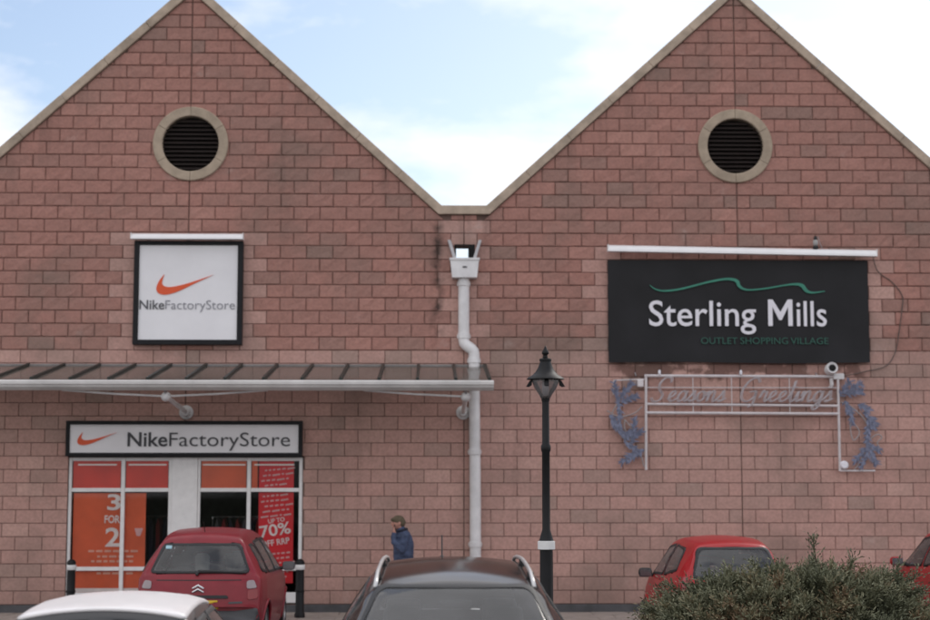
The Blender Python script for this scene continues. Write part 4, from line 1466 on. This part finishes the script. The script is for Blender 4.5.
    for w in wy:
        for sx in (-1, 1):
            M = Matrix.Translation((sx * wtrack, w, rwh)) @ Matrix.Rotation(R(90) * sx, 4, 'Y')
            wh = MB().lathe([(rwh * 0.62, -0.10), (rwh * 0.93, -0.10), (rwh, -0.07), (rwh, 0.07), (rwh * 0.93, 0.10), (rwh * 0.64, 0.10), (rwh * 0.62, 0.08)], 28, M=M).build('wheel', 'tyre', car, angle=40)
            MB().lathe([(rwh * 0.60, 0.085), (rwh * 0.62, 0.095), (rwh * 0.55, 0.075), (rwh * 0.2, 0.09), (rwh * 0.08, 0.10)], 24, M=M).build('rim', 'alloy', wh, angle=40)
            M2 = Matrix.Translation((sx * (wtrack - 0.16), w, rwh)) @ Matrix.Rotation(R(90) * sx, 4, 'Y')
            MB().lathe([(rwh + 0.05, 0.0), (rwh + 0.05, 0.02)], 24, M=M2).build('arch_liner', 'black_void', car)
            pts = []
            for q in np.linspace(-0.25, math.pi + 0.25, 22):
                yy, zz = w + (rwh + 0.05) * math.cos(q), rwh + (rwh + 0.05) * math.sin(q)
                h_, n_ = cast('left' if sx < 0 else 'right', yy, max(zz, zs + 0.03))
                if h_ is not None and abs(h_.x) > 0.5:
                    pts.append(h_)
            if len(pts) > 3:
                MB().tube(pts, 0.022, 6).build('arch_trim', S.get('arch', S['paint']), car, smooth=True)
    # interior
    MB().box(-0.62, 0.62, 0.35, Lc - 1.3, 0.3, 0.42, 0.03).build('cabin_floor', 'seat_cloth', car)
    yd = S['dash']
    MB().box(-0.60, 0.60, yd - 0.25, yd + 0.1, 0.6, 0.90, 0.08).build('dashboard', 'trim_grey', car, angle=40)
    for y0 in S['seats']:
        for sx in (-0.36, 0.36):
            st = MB()
            st.box(-0.23, 0.23, -0.02, 0.45, 0.42, 0.58, 0.05)
            Mt = Matrix.Translation((0, 0.0, 0.55)) @ Matrix.Rotation(R(10), 4, 'X')
            st.box(-0.22, 0.22, -0.09, 0.05, 0.0, 0.53, 0.05, M=Mt)
            st.v = [(a + sx, b + y0, c) for a, b, c in st.v]
            so_ = st.build('seat', 'seat_cloth', car, angle=50)
            hr = MB(); hr.box(-0.13, 0.13, -0.21, -0.12, 1.10, 1.28, 0.035)
            hr.v = [(a + sx, b + y0, c * S.get('hr', 1.0)) for a, b, c in hr.v]
            hr.build('headrest', 'seat_cloth', so_, angle=50)
    Ms = Matrix.Translation((0.36, yd - 0.35, 0.86)) @ Matrix.Rotation(R(65), 4, 'X')
    ring_ = [Ms @ Vector((0.18 * math.cos(q), 0.18 * math.sin(q), 0)) for q in np.linspace(0, 2 * math.pi, 25)[:-1]]
    MB().tube(ring_, 0.016, 6, closed=True).tube([ring_[0], ring_[12]], 0.02, 6).build('steering_wheel', 'trim_black', car, smooth=True)
    # door mirrors
    my, mz, mxx = S['mirror']
    for sx in (-1, 1):
        mm = MB()
        mm.box(-0.095, 0.095, -0.045, 0.07, -0.065, 0.065, 0.045)
        mm.v = [(a + sx * (mxx + 0.12), b + my, c + mz) for a, b, c in mm.v]
        mo = mm.build('door_mirror', S.get('mirror_mat', 'trim_black'), car, angle=50)
        MB().box(sx * (mxx + 0.12) - 0.08, sx * (mxx + 0.12) + 0.08, my - 0.052, my - 0.046, mz - 0.05, mz + 0.05).build('mirror_glass', 'mirror_face', mo)
        MB().tube([(sx * (mxx - 0.06), my, mz - 0.04), (sx * (mxx + 0.05), my, mz - 0.03)], 0.025, 8).build('mirror_arm', 'trim_black', mo)
    return car, cast

def zscale(S, k, kx=1.0):
    T = dict(S)
    T['wr'] = [(a, b * kx) for a, b in S['wr']]
    T['wb'] = [(a, b * kx) for a, b in S['wb']]
    T['zt'] = [(a, b * k) for a, b in S['zt']]
    T['zb'] = [(a, b * k) for a, b in S['zb']]
    T['windows'] = [(n_, v_, [(a * (kx if v_ in ('front', 'rear') else 1), b * k) for a, b in p_]) for n_, v_, p_ in S['windows']]
    T['mirror'] = (S['mirror'][0], S['mirror'][1] * k, S['mirror'][2] * kx)
    return T

# ---- maroon people carrier
PIC = dict(L=4.27, paint='paint_maroon', wheels=(0.72, 3.48), wheel_r=0.31, seal=0.03, bowr=0.16,
    zt=[(0, .62), (.03, .80), (.055, .93), (.09, 1.02), (.20, 1.20), (.36, 1.44), (.44, 1.53), (.58, 1.575), (1.0, 1.612), (1.6, 1.625), (2.1, 1.585), (2.35, 1.53), (2.9, 1.24), (3.3, 1.03), (3.8, .91), (4.1, .78), (4.27, .55)],
    wr=[(0, .76), (.06, .76), (.10, .75), (.20, .68), (.36, .56), (.5, .515), (.9, .54), (2.1, .56), (2.4, .58), (3.3, .70), (4.0, .66), (4.27, .5)],
    wb=[(0, .78), (.15, .815), (.5, .845), (1.5, .865), (3.0, .865), (3.8, .83), (4.27, .70)],
    zb=[(0, .98), (1.5, .97), (3.2, .93), (4.27, .7)],
    windows=[('rear_window', 'rear', [(-.665, 1.045), (.665, 1.045), (.515, 1.432), (-.515, 1.432)]),
             ('windscreen', 'front', [(-.66, 1.08), (.66, 1.08), (.50, 1.50), (-.50, 1.50)])] +
            [(n_, s_, p_) for s_ in ('left', 'right') for n_, p_ in (('rear_quarter_window', [(.42, 1.06), (.84, 1.02), (.86, 1.42), (.62, 1.42)]), ('rear_door_window', [(.92, 1.02), (1.68, 1.0), (1.66, 1.47), (.94, 1.45)]), ('front_door_window', [(1.76, 1.0), (2.72, .99), (2.22, 1.46), (1.74, 1.47)]))],
    patches=[('tail_lamp', 'rear', [(.64, .70), (.775, .72), (.765, .845), (.64, .83)], 'lamp_red', 0.012, 0.03),
             ('tail_lamp', 'rear', [(-.64, .70), (-.775, .72), (-.765, .845), (-.64, .83)], 'lamp_red', 0.012, 0.03),
             ('reversing_lamp', 'rear', [(.63, .845), (.76, .855), (.72, .96), (.625, .95)], 'lamp_clear', 0.012, 0.03),
             ('reversing_lamp', 'rear', [(-.63, .845), (-.76, .855), (-.72, .96), (-.625, .95)], 'lamp_clear', 0.012, 0.03),
             ('boot_handle_strip', 'rear', [(-.30, .725), (.40, .725), (.38, .765), (-.28, .765)], 'trim_black', 0.02, 0.02),
             ('number_plate', 'rear', [(-.26, .585), (.26, .585), (.26, .70), (-.26, .70)], 'plate_yellow', 0.015, 0.01),
             ('boot_crease', 'rear', [(-.56, .955), (.56, .955), (.56, .968), (-.56, .968)], 'trim_black', 0.002, 0.005),
             ('model_script', 'rear', [(.40, .655), (.58, .66), (.575, .685), (.40, .68)], 'trim_grey', 0.006, 0.008),
             ('rear_bumper', 'rear', [(-.77, .42), (.77, .42), (.785, .60), (.50, .56), (-.50, .56), (-.785, .60)], 'trim_grey', 0.03, 0.05),
             ('window_sticker', 'rear', [(-.48, 1.36), (-.40, 1.36), (-.40, 1.40), (-.48, 1.40)], 'sticker_blue', 0.014, 0.008)],
    dash=3.05, seats=(1.15, 2.0), mirror=(2.72, 1.03, 0.84), mirror_mat='trim_grey', arch='paint_maroon')
car, cast = make_car('maroon_people_carrier', 'maroon people carrier with its rear to us parked before the shop window', (-3.05, -6.05, PARK_Z), 0.0, PIC)
for (dz) in (0.0, 0.05):
    pts = []
    for a, b in ((-.075, .835), (0.0, .875), (.075, .835)):
        h_, n_ = cast('rear', a, b + dz - 0.03)
        pts.append(h_ + n_ * 0.012)
    MB().tube(pts, [0.010, 0.016, 0.010], 6).build('chevron_badge', 'chrome', car)
pts = [cast('rear', a, b)[0] + Vector((0, -0.03, 0.0)) for a, b in ((-.03, 1.03), (0.0, 1.075), (.2, 1.075), (.62, 1.055))]
MB().tube(pts, [0.022, 0.024, 0.018, 0.012], 6).build('rear_wiper', 'trim_black', car)
MB().tube([(0, .62, 1.58), (0, .46, 1.72)], 0.005, 5).build('aerial', 'trim_black', car)
MB().box(-0.18, 0.02, 0.95, 1.05, 1.02, 1.28, 0.05).build('child_seat_top', 'seat_pale', car, angle=40)

# ---- small red hatchbacks
HAT = dict(L=3.72, paint='paint_red', wheels=(0.58, 3.02), wheel_r=0.29, seal=0.03, bowr=0.15, track=0.70,
    zt=[(0, .60), (.03, .78), (.06, .92), (.11, 1.0), (.22, 1.2), (.36, 1.39), (.44, 1.46), (.6, 1.50), (1.0, 1.53), (1.5, 1.535), (1.9, 1.50), (2.1, 1.45), (2.5, 1.22), (2.9, 1.0), (3.3, .88), (3.58, .74), (3.72, .5)],
    wr=[(0, .70), (.06, .70), (.11, .68), (.22, .61), (.36, .53), (.5, .505), (.9, .53), (1.9, .54), (2.1, .555), (2.9, .66), (3.5, .6), (3.72, .45)],
    wb=[(0, .72), (.15, .765), (.5, .80), (1.5, .815), (2.7, .81), (3.4, .77), (3.72, .62)],
    zb=[(0, .98), (1.5, .96), (2.8, .92), (3.72, .65)],
    windows=[('rear_window', 'rear', [(-.615, 1.01), (.615, 1.01), (.50, 1.405), (-.50, 1.405)]),
             ('windscreen', 'front', [(-.60, 1.06), (.60, 1.06), (.48, 1.42), (-.48, 1.42)])] +
            [(n_, s_, p_) for s_ in ('left', 'right') for n_, p_ in (('rear_side_window', [(.62, 1.09), (1.42, 1.0), (1.42, 1.42), (.80, 1.38)]), ('front_door_window', [(1.49, 1.0), (2.46, .97), (1.98, 1.38), (1.49, 1.42)]))],
    patches=[('tail_lamp', 'rear', [(.60, .80), (.735, .82), (.70, 1.03), (.615, 1.03)], 'lamp_red', 0.012, 0.03),
             ('tail_lamp', 'rear', [(-.60, .80), (-.735, .82), (-.70, 1.03), (-.615, 1.03)], 'lamp_red', 0.012, 0.03),
             ('number_plate', 'rear', [(-.26, .66), (.26, .66), (.26, .77), (-.26, .77)], 'plate_yellow', 0.015, 0.01),
             ('rear_bumper', 'rear', [(-.69, .42), (.69, .42), (.70, .58), (-.70, .58)], 'trim_grey', 0.03, 0.05)],
    dash=2.65, seats=(0.95, 1.75), mirror=(2.35, 0.99, 0.79), arch='paint_red', group='red hatchbacks parked nose to the wall')
make_car('red_hatchback', 'bright red hatchback with black door mirrors parked behind the evergreen shrub', (3.93, -6.95, PARK_Z), R(1.0), zscale(HAT, 1.0, 0.925))
H2 = dict(HAT)
H2['mirror_mat'] = 'paint_red'
H2['zt'] = [(a, b * 1.05) for a, b in HAT['zt']]
H2['zb'] = [(a, b * 1.05) for a, b in HAT['zb']]
H2['windows'] = [(n_, s_, [(a, b * 1.05) for a, b in p_]) for n_, s_, p_ in HAT['windows']]
H2['mirror'] = (2.35, 1.09, 0.79)
make_car('red_hatchback', 'bright red hatchback with red door mirrors beyond the end of the evergreen shrub', (7.86, -5.75, PARK_Z + 0.0), R(0.0), H2)

# ---- black estate with roof rails, nose towards us
SUV = dict(L=4.35, paint='paint_black', wheels=(0.80, 3.45), wheel_r=0.34, seal=0.020, bowr=0.15, bowf=0.22, zs=0.27, track=0.76,
    zt=[(0, .70), (.04, .90), (.08, 1.04), (.14, 1.12), (.28, 1.30), (.42, 1.44), (.52, 1.50), (.75, 1.545), (1.2, 1.575), (1.75, 1.575), (2.3, 1.535), (2.62, 1.49), (2.8, 1.44), (3.2, 1.24), (3.55, 1.07), (3.9, 1.0), (4.2, .88), (4.35, .6)],
    wr=[(0, .76), (.08, .76), (.14, .73), (.28, .64), (.42, .57), (.6, .545), (1.2, .56), (2.2, .575), (2.65, .585), (2.85, .60), (3.55, .74), (4.1, .68), (4.35, .5)],
    wb=[(0, .78), (.15, .83), (.5, .865), (1.5, .885), (3.2, .885), (4.0, .85), (4.35, .7)],
    zb=[(0, 1.05), (1.5, 1.03), (3.3, .99), (4.35, .75)],
    windows=[('rear_window', 'rear', [(-.60, 1.14), (.60, 1.14), (.49, 1.42), (-.49, 1.42)]),
             ('windscreen', 'front', [(-.70, 1.10), (.70, 1.10), (.535, 1.455), (-.535, 1.455)])] +
            [(n_, s_, p_) for s_ in ('left', 'right') for n_, p_ in (('rear_door_window', [(.72, 1.13), (1.62, 1.07), (1.62, 1.45), (.95, 1.43)]), ('front_door_window', [(1.70, 1.07), (2.95, 1.04), (2.40, 1.40), (1.70, 1.45)]))],
    patches=[('headlamp', 'front', [(.42, .72), (.70, .76), (.70, .88), (.44, .84)], 'lamp_clear', 0.01, 0.03),
             ('headlamp', 'front', [(-.42, .72), (-.70, .76), (-.70, .88), (-.44, .84)], 'lamp_clear', 0.01, 0.03),
             ('grille', 'front', [(-.36, .66), (.36, .66), (.40, .82), (-.40, .82)], 'trim_black', 0.012, 0.03),
             ('number_plate', 'front', [(-.26, .50), (.26, .50), (.26, .61), (-.26, .61)], 'plate_white', 0.02, 0.01)],
    dash=3.2, seats=(1.25, 2.15), mirror=(2.75, 1.10, 0.87), mirror_mat='paint_black', arch='trim_black', hr=1.05)
KS = 1.055
car, cast = make_car('black_estate_car', 'black estate car facing us with silver roof rails and a rear roof aerial', (0.165, -14.35, PARK_Z), math.pi, zscale(SUV, KS, 0.955))
for sx in (-1, 1):
    rp = []
    for q in np.linspace(0, 1, 15):
        y = 0.62 + 2.05 * q
        x = sx * (0.480 + 0.045 * q)
        h_, n_ = cast('top', x, y)
        lift = 0.034 * min(1, 7 * q, 7 * (1 - q)) + 0.006
        rp.append(h_ + Vector((0, 0, lift)))
    rl = MB().tube(rp, [0.0145] * 15, 8).build('roof_rail', 'rail_silver', car, smooth=True)
    for q in (0.10, 0.5, 0.90):
        i = int(q * 14)
        MB().tube([rp[i], rp[i] - Vector((0, 0, 0.06))], 0.022, 8).build('rail_foot', 'trim_black', rl)
h_, n_ = cast('top', 0.07, 0.62)
MB().lathe([(0.035, -0.01), (0.03, 0.02), (0.012, 0.035)], 10, M=Matrix.Translation(h_)).tube([h_ + Vector((0, 0, 0.02)), h_ + Vector((0.0, -0.06, 0.19))], 0.006, 5).build('aerial', 'trim_black', car)
MB().box(-0.11, 0.11, 2.86, 2.90, 1.39, 1.45, 0.015).build('rear_view_mirror', 'trim_black', car)
h1 = [cast('front', a, b)[0] + Vector((0, -0.012, 0)) for a, b in ((-.24, 1.455 * KS), (.24, 1.455 * KS), (.19, 1.415 * KS), (-.19, 1.415 * KS))]
m = MB(); m.add(h1, [(0, 1, 2, 3)]); m.build('sensor_cover', 'trim_black', car)
for (a0, a1) in ((.02, -.58), (.55, .0)):
    pts = [cast('front', a0 + (a1 - a0) * q, 1.115 * KS + 0.01 * q)[0] + Vector((0, 0.02, 0.012)) for q in (0, .3, .6, 1)]
    MB().tube(pts, 0.012, 6).build('wiper', 'trim_black', car)

# ---- white roofed small car
MIN = dict(L=3.70, paint='paint_white', wheels=(0.55, 3.0), wheel_r=0.29, seal=0.03, bowr=0.10, bowf=0.2, dark_house=True, track=0.70,
    zt=[(0, .55), (.04, .75), (.08, .88), (.14, .94), (.24, 1.14), (.35, 1.31), (.385, 1.362), (.45, 1.378), (.9, 1.395), (1.4, 1.402), (1.9, 1.385), (2.2, 1.345), (2.3, 1.31), (2.55, 1.10), (2.75, .97), (3.2, .90), (3.5, .80), (3.70, .5)],
    wr=[(0, .72), (.08, .72), (.14, .70), (.24, .61), (.34, .54), (.44, .53), (.9, .54), (1.9, .52), (2.25, .54), (2.75, .66), (3.4, .6), (3.7, .45)],
    wb=[(0, .74), (.15, .78), (.5, .81), (1.5, .82), (2.7, .81), (3.4, .77), (3.7, .6)],
    zb=[(0, .92), (1.5, .92), (2.7, .90), (3.7, .65)],
    windows=[('rear_window', 'rear', [(-.60, .97), (.60, .97), (.49, 1.31), (-.49, 1.31)]),
             ('windscreen', 'front', [(-.60, .99), (.60, .99), (.50, 1.30), (-.50, 1.30)])] +
            [(n_, s_, p_) for s_ in ('left', 'right') for n_, p_ in (('rear_side_window', [(.50, .98), (1.15, .97), (1.15, 1.31), (.58, 1.30)]), ('front_door_window', [(1.22, .97), (2.42, .95), (2.12, 1.29), (1.22, 1.31)]))],
    patches=[('roof_panel', 'top', [(-.495, .40), (.495, .40), (.51, 2.12), (.48, 2.26), (-.48, 2.26), (-.51, 2.12)], 'paint_white', 0.014, 0.05),
             ('tail_lamp', 'rear', [(.60, .62), (.70, .62), (.70, .86), (.60, .86)], 'lamp_red', 0.012, 0.03),
             ('tail_lamp', 'rear', [(-.60, .62), (-.70, .62), (-.70, .86), (-.60, .86)], 'lamp_red', 0.012, 0.03),
             ('number_plate', 'rear', [(-.26, .60), (.26, .60), (.26, .71), (-.26, .71)], 'plate_yellow', 0.012, 0.01)],
    dash=2.55, seats=(0.9, 1.7), mirror=(2.35, 0.98, 0.79), arch='trim_black', hr=0.94)
make_car('white_small_car', 'small white car with white roof over black pillars, across from the shop', (-1.93, -18.42, PARK_Z), R(3.5), zscale(MIN, 1.05, 0.96))

# ================================================================== PERSON
def remesh_part(name, shapes, material, parent, voxel=0.014, smooth_it=6, folds=0.0):
    """Union of tapered limbs fused into one continuous surface."""
    m = MB()
    for sh in shapes:
        if sh[0] == 'limb':
            _, pts, rs = sh
            P_ = spline([tuple(p) + (r,) for p, r in zip(pts, rs)], 5)
            p0, p1 = P_[0], P_[-1]
            m.tube([q[:3] for q in P_], [q[3] for q in P_], 14)
            for q in (p0, p1):
                bm = bmesh.new()
                bmesh.ops.create_icosphere(bm, subdivisions=2, radius=q[3])
                m.add([v.co + Vector(q[:3]) for v in bm.verts], [[v.index for v in f.verts] for f in bm.faces])
                bm.free()
        else:
            _, c, rad = sh
            bm = bmesh.new()
            bmesh.ops.create_icosphere(bm, subdivisions=3, radius=1)
            m.add([Vector((v.co.x * rad[0] + c[0], v.co.y * rad[1] + c[1], v.co.z * rad[2] + c[2])) for v in bm.verts], [[v.index for v in f.verts] for f in bm.faces])
            bm.free()
    o = m.build(name + '_tmp', material)
    md = o.modifiers.new('r', 'REMESH'); md.mode = 'VOXEL'; md.voxel_size = voxel
    ms = o.modifiers.new('s', 'SMOOTH'); ms.iterations = smooth_it; ms.factor = 0.5
    dg = bpy.context.evaluated_depsgraph_get()
    me = bpy.data.meshes.new_from_object(o.evaluated_get(dg))
    me.name = name
    if folds:
        for v in me.vertices:
            q = noise.noise((v.co.x * 9, v.co.y * 9, v.co.z * 16)) + 0.5 * noise.noise((v.co.x * 24, v.co.y * 24, v.co.z * 30))
            v.co += v.normal * q * folds
    bpy.data.objects.remove(o)
    me.polygons.foreach_set('use_smooth', [True] * len(me.polygons))
    return link(name, me, parent)

# local frame: facing -X, camera side is -Y
t = thing('person', 'person in navy blue jacket walking past the wall, hand held up to the face', 'person', (-0.44, -1.0, PAVE_Z), R(12))
fingers = []
for i, (dy, l) in enumerate(((-.026, .058), (-.009, .066), (.009, .062), (.025, .048))):
    b = Vector((-0.165, -0.085 + dy, 1.435))
    fingers.append(('limb', [b, b + Vector((-.004, .004, l * .55)), b + Vector((.018, .006, l))], [.0105, .0095, .0085]))
fingers.append(('limb', [Vector((-.145, -.055, 1.405)), Vector((-.135, -.03, 1.43)), Vector((-.125, -.028, 1.455))], [.012, .011, .009]))
for i, (dx, l) in enumerate(((-.03, .065), (-.012, .075), (.006, .07), (.022, .055))):
    b = Vector((-0.02 + dx, 0.235, 0.735))
    fingers.append(('limb', [b, b + Vector((-.004, -.002, -l * .55)), b + Vector((-.014, -.008, -l))], [.0105, .0095, .0085]))
fingers.append(('limb', [Vector((-.055, .225, .79)), Vector((-.075, .215, .765)), Vector((-.08, .21, .74))], [.012, .011, .009]))
body_shapes = [
    ('limb', [(0, 0, .92), (0.01, 0, 1.12), (-.005, 0, 1.33), (-.03, 0, 1.43)], [.125, .135, .13, .07]),
    ('limb', [(-.03, 0, 1.42), (-.06, 0, 1.50)], [.055, .052]),
    ('ball', (-.085, 0, 1.565), (.095, .074, .112)),
    ('ball', (-.115, 0, 1.515), (.062, .056, .062)),
    ('limb', [(-.172, 0, 1.575), (-.192, 0, 1.545), (-.178, 0, 1.535)], [.010, .017, .014]),
    ('limb', [(-.165, -.02, 1.50), (-.172, 0, 1.50), (-.165, .02, 1.50)], [.012, .013, .012]),
    ('ball', (-.07, -.078, 1.555), (.02, .012, .032)), ('ball', (-.07, .078, 1.555), (.02, .012, .032)),
    ('limb', [(0, -.17, 1.37), (-.06, -.215, 1.12), (-.165, -.12, 1.25), (-.165, -.085, 1.40)], [.05, .042, .036, .028]),
    ('ball', (-.165, -.085, 1.42), (.022, .042, .045)),
    ('limb', [(0, .17, 1.37), (.03, .215, 1.10), (-.02, .235, .85)], [.05, .042, .028]),
    ('ball', (-.022, .235, .78), (.042, .022, .05)),
    ('limb', [(0, -.085, .90), (-.10, -.09, .50), (-.09, -.09, .10)], [.085, .058, .042]),
    ('limb', [(0, .085, .90), (.06, .09, .50), (.20, .09, .13)], [.085, .058, .042]),
] + fingers
remesh_part('body', body_shapes, 'skin', t, 0.009, 3)
jk = remesh_part('jacket', [
    ('limb', [(0.0, 0, .80), (.012, 0, 1.05), (.008, 0, 1.25), (-.015, 0, 1.385), (-.03, 0, 1.43)], [.165, .172, .170, .125, .085]),
    ('ball', (0.0, 0, 1.33), (.125, .205, .09)), ('ball', (0.005, 0, 1.08), (.15, .20, .24)), ('ball', (0.0, 0, .83), (.16, .20, .12)),
    ('limb', [(0, -.18, 1.355), (-.05, -.225, 1.12)], [.075, .066]),
    ('limb', [(-.05, -.225, 1.12), (-.165, -.125, 1.25), (-.165, -.092, 1.37)], [.066, .056, .047]),
    ('limb', [(0, .18, 1.355), (.03, .225, 1.10), (-.015, .24, .84)], [.075, .066, .048]),
], 'jacket_blue', t, 0.012, 4, folds=0.016)
remesh_part('collar', [('limb', [(-.07, -.05, 1.415), (-.01, -.078, 1.435), (.05, -.03, 1.445), (.05, .03, 1.445), (-.01, .078, 1.435), (-.07, .05, 1.415)], [.028, .03, .032, .032, .03, .028])], 'collar_dark', jk, 0.012, 3)
tr_ = remesh_part('trousers', [('ball', (0, 0, .84), (.11, .15, .10)),
    ('limb', [(0, -.075, .84), (-.10, -.092, .50), (-.09, -.092, .10)], [.09, .078, .068]),
    ('limb', [(0, .075, .84), (.06, .092, .50), (.20, .092, .15)], [.09, .078, .068])], 'trouser_dark', t, 0.016, 5)
for (x, y, z) in ((-.13, -.092, .045), (.16, .092, .07)):
    remesh_part('shoe', [('ball', (x, y, z), (.135, .048, .045)), ('ball', (x + .08, y, z + .03), (.05, .042, .05))], 'shoe', t, 0.012, 3)
remesh_part('hair', [('ball', (-.075, 0, 1.60), (.108, .086, .088)), ('ball', (-.03, 0, 1.565), (.078, .078, .085)), ('limb', [(-.16, -.03, 1.62), (-.18, 0, 1.61), (-.16, .03, 1.62)], [.03, .03, .03])], 'hair_brown', t, 0.011, 3)
for s in (-1, 1):
    MB().lathe([(0.004, -0.004), (0.011, 0.0), (0.004, 0.004)], 10, M=Matrix.Translation((-.170, s * .032, 1.563)) @ Matrix.Rotation(R(90), 4, 'Y')).build('eye', 'trim_black', t)
bpy.data.objects[t.name].scale = (0.97, 0.97, 0.965)
ph = MB().box(-0.006, 0.006, -0.03, 0.03, -0.06, 0.06, 0.004, M=Matrix.Translation((-0.148, -0.082, 1.475)) @ Matrix.Rotation(R(-15), 4, 'Y'))
Mp = Matrix.Translation((-0.44, -1.0, PAVE_Z)) @ Matrix.Rotation(R(12), 4, 'Z') @ Matrix.Diagonal((0.97, 0.97, 0.965, 1))
ph.v = [tuple(Mp @ Vector(v)) for v in ph.v]
tag(ph.build('mobile_phone', 'trim_black'), 'small black phone held to the face by the person in blue', 'phone')

# ================================================================== SHRUB
t = thing('evergreen_shrub', 'spreading dusty green evergreen shrub with feathery drooping shoots before the red car', 'shrub', (3.70, -10.9, 0.03))
rs = random.Random(21)
fol, stems = MB(), MB()
def heap(x):
    """height of the shrub's top along x (local metres)"""
    return float(np.interp(x, [-1.50, -1.40, -1.0, -0.55, -0.05, 0.38, 0.80, 1.2, 1.33, 1.42], [0.75, 1.04, 1.27, 1.41, 1.50, 1.48, 1.42, 1.36, 1.16, 0.8]))
def needle(base, d, ln, tone, wid=0.012):
    a = d.cross(Vector((rs.uniform(-1, 1), rs.uniform(-1, 1), rs.uniform(-1, 1))))
    a = a.normalized() * wid if a.length > 1e-4 else Vector((wid, 0, 0))
    fol.add([base - a * .4, base + d * ln * .5 - a, base + d * ln, base + d * ln * .5 + a, base + a * .4], [(0, 1, 2, 3, 4)], 0, tone)
def shoot(p0, p1, droop, density, tone0):
    n = 7
    pts = []
    for i in range(n + 1):
        s = i / n
        p = p0.lerp(p1, s) + Vector((0, 0, 0.35 * droop * math.sin(s * math.pi * 0.75) - droop * 0.45 * s ** 3))
        pts.append(p)
    stems.tube(pts, [0.012 * (1 - 0.75 * i / n) for i in range(n + 1)], 4, cap=False)
    for i in range(1, n + 1):
        d = (pts[i] - pts[i - 1]).normalized()
        for q in range(density):
            b = pts[i - 1].lerp(pts[i], rs.random())
            side = Vector((rs.uniform(-1, 1), rs.uniform(-1, 1), rs.uniform(-.5, .9))).normalized()
            # feather: a side twig with paired needles
            tw = (d * 0.9 + side * 0.7).normalized()
            tl_ = rs.uniform(0.06, 0.20)
            tn = min(1, max(0, tone0 + rs.uniform(-.22, .22)))
            for w in range(5):
                bb = b + tw * tl_ * w / 5
                needle(bb, (tw + Vector((rs.uniform(-.7, .7), rs.uniform(-.7, .7), rs.uniform(-.5, .6)))).normalized(), rs.uniform(0.022, 0.055), tn, 0.0075)
for i in range(1650):
    x = rs.uniform(-1.45, 1.38)
    y = rs.uniform(-1.0, 1.0)
    env = heap(x) * math.sqrt(max(0.05, 1 - (y / 1.15) ** 2))
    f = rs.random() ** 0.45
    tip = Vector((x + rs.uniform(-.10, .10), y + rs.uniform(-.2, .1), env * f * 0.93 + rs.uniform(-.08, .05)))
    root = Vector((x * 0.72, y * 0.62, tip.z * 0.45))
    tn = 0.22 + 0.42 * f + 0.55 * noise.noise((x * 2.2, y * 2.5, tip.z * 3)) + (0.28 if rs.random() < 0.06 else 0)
    shoot(root, tip, rs.uniform(0.10, 0.36), 11, tn)
for (x, y, h, lean) in ((0.36, -.1, 1.64, -.12), (0.48, 0, 1.42, .2), (0.90, -.1, 1.32, .22), (-.45, -.1, 1.30, .25), (-.95, 0, 1.16, -.3), (-1.20, -.2, 0.92, -.3), (1.05, -.1, 1.26, .25), (-.1, -.2, 1.38, .28)):
    shoot(Vector((x * .92, y, 0.6)), Vector((x + lean, y, h)), 0.22, 12, 0.42)
for i in range(14):
    a = i / 14 * 2 * math.pi
    stems.tube([(0.15 * math.cos(a), 0.1 * math.sin(a), 0), (0.7 * math.cos(a), 0.4 * math.sin(a), 0.35), (1.35 * math.cos(a), 0.75 * math.sin(a), 0.6)], [0.03, 0.022, 0.01], 6)
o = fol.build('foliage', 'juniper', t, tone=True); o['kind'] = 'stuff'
stems.build('branches', 'bark', t, smooth=True)
print('tris approx', sum(len(o.data.polygons) for o in COL.objects if o.type == 'MESH'))
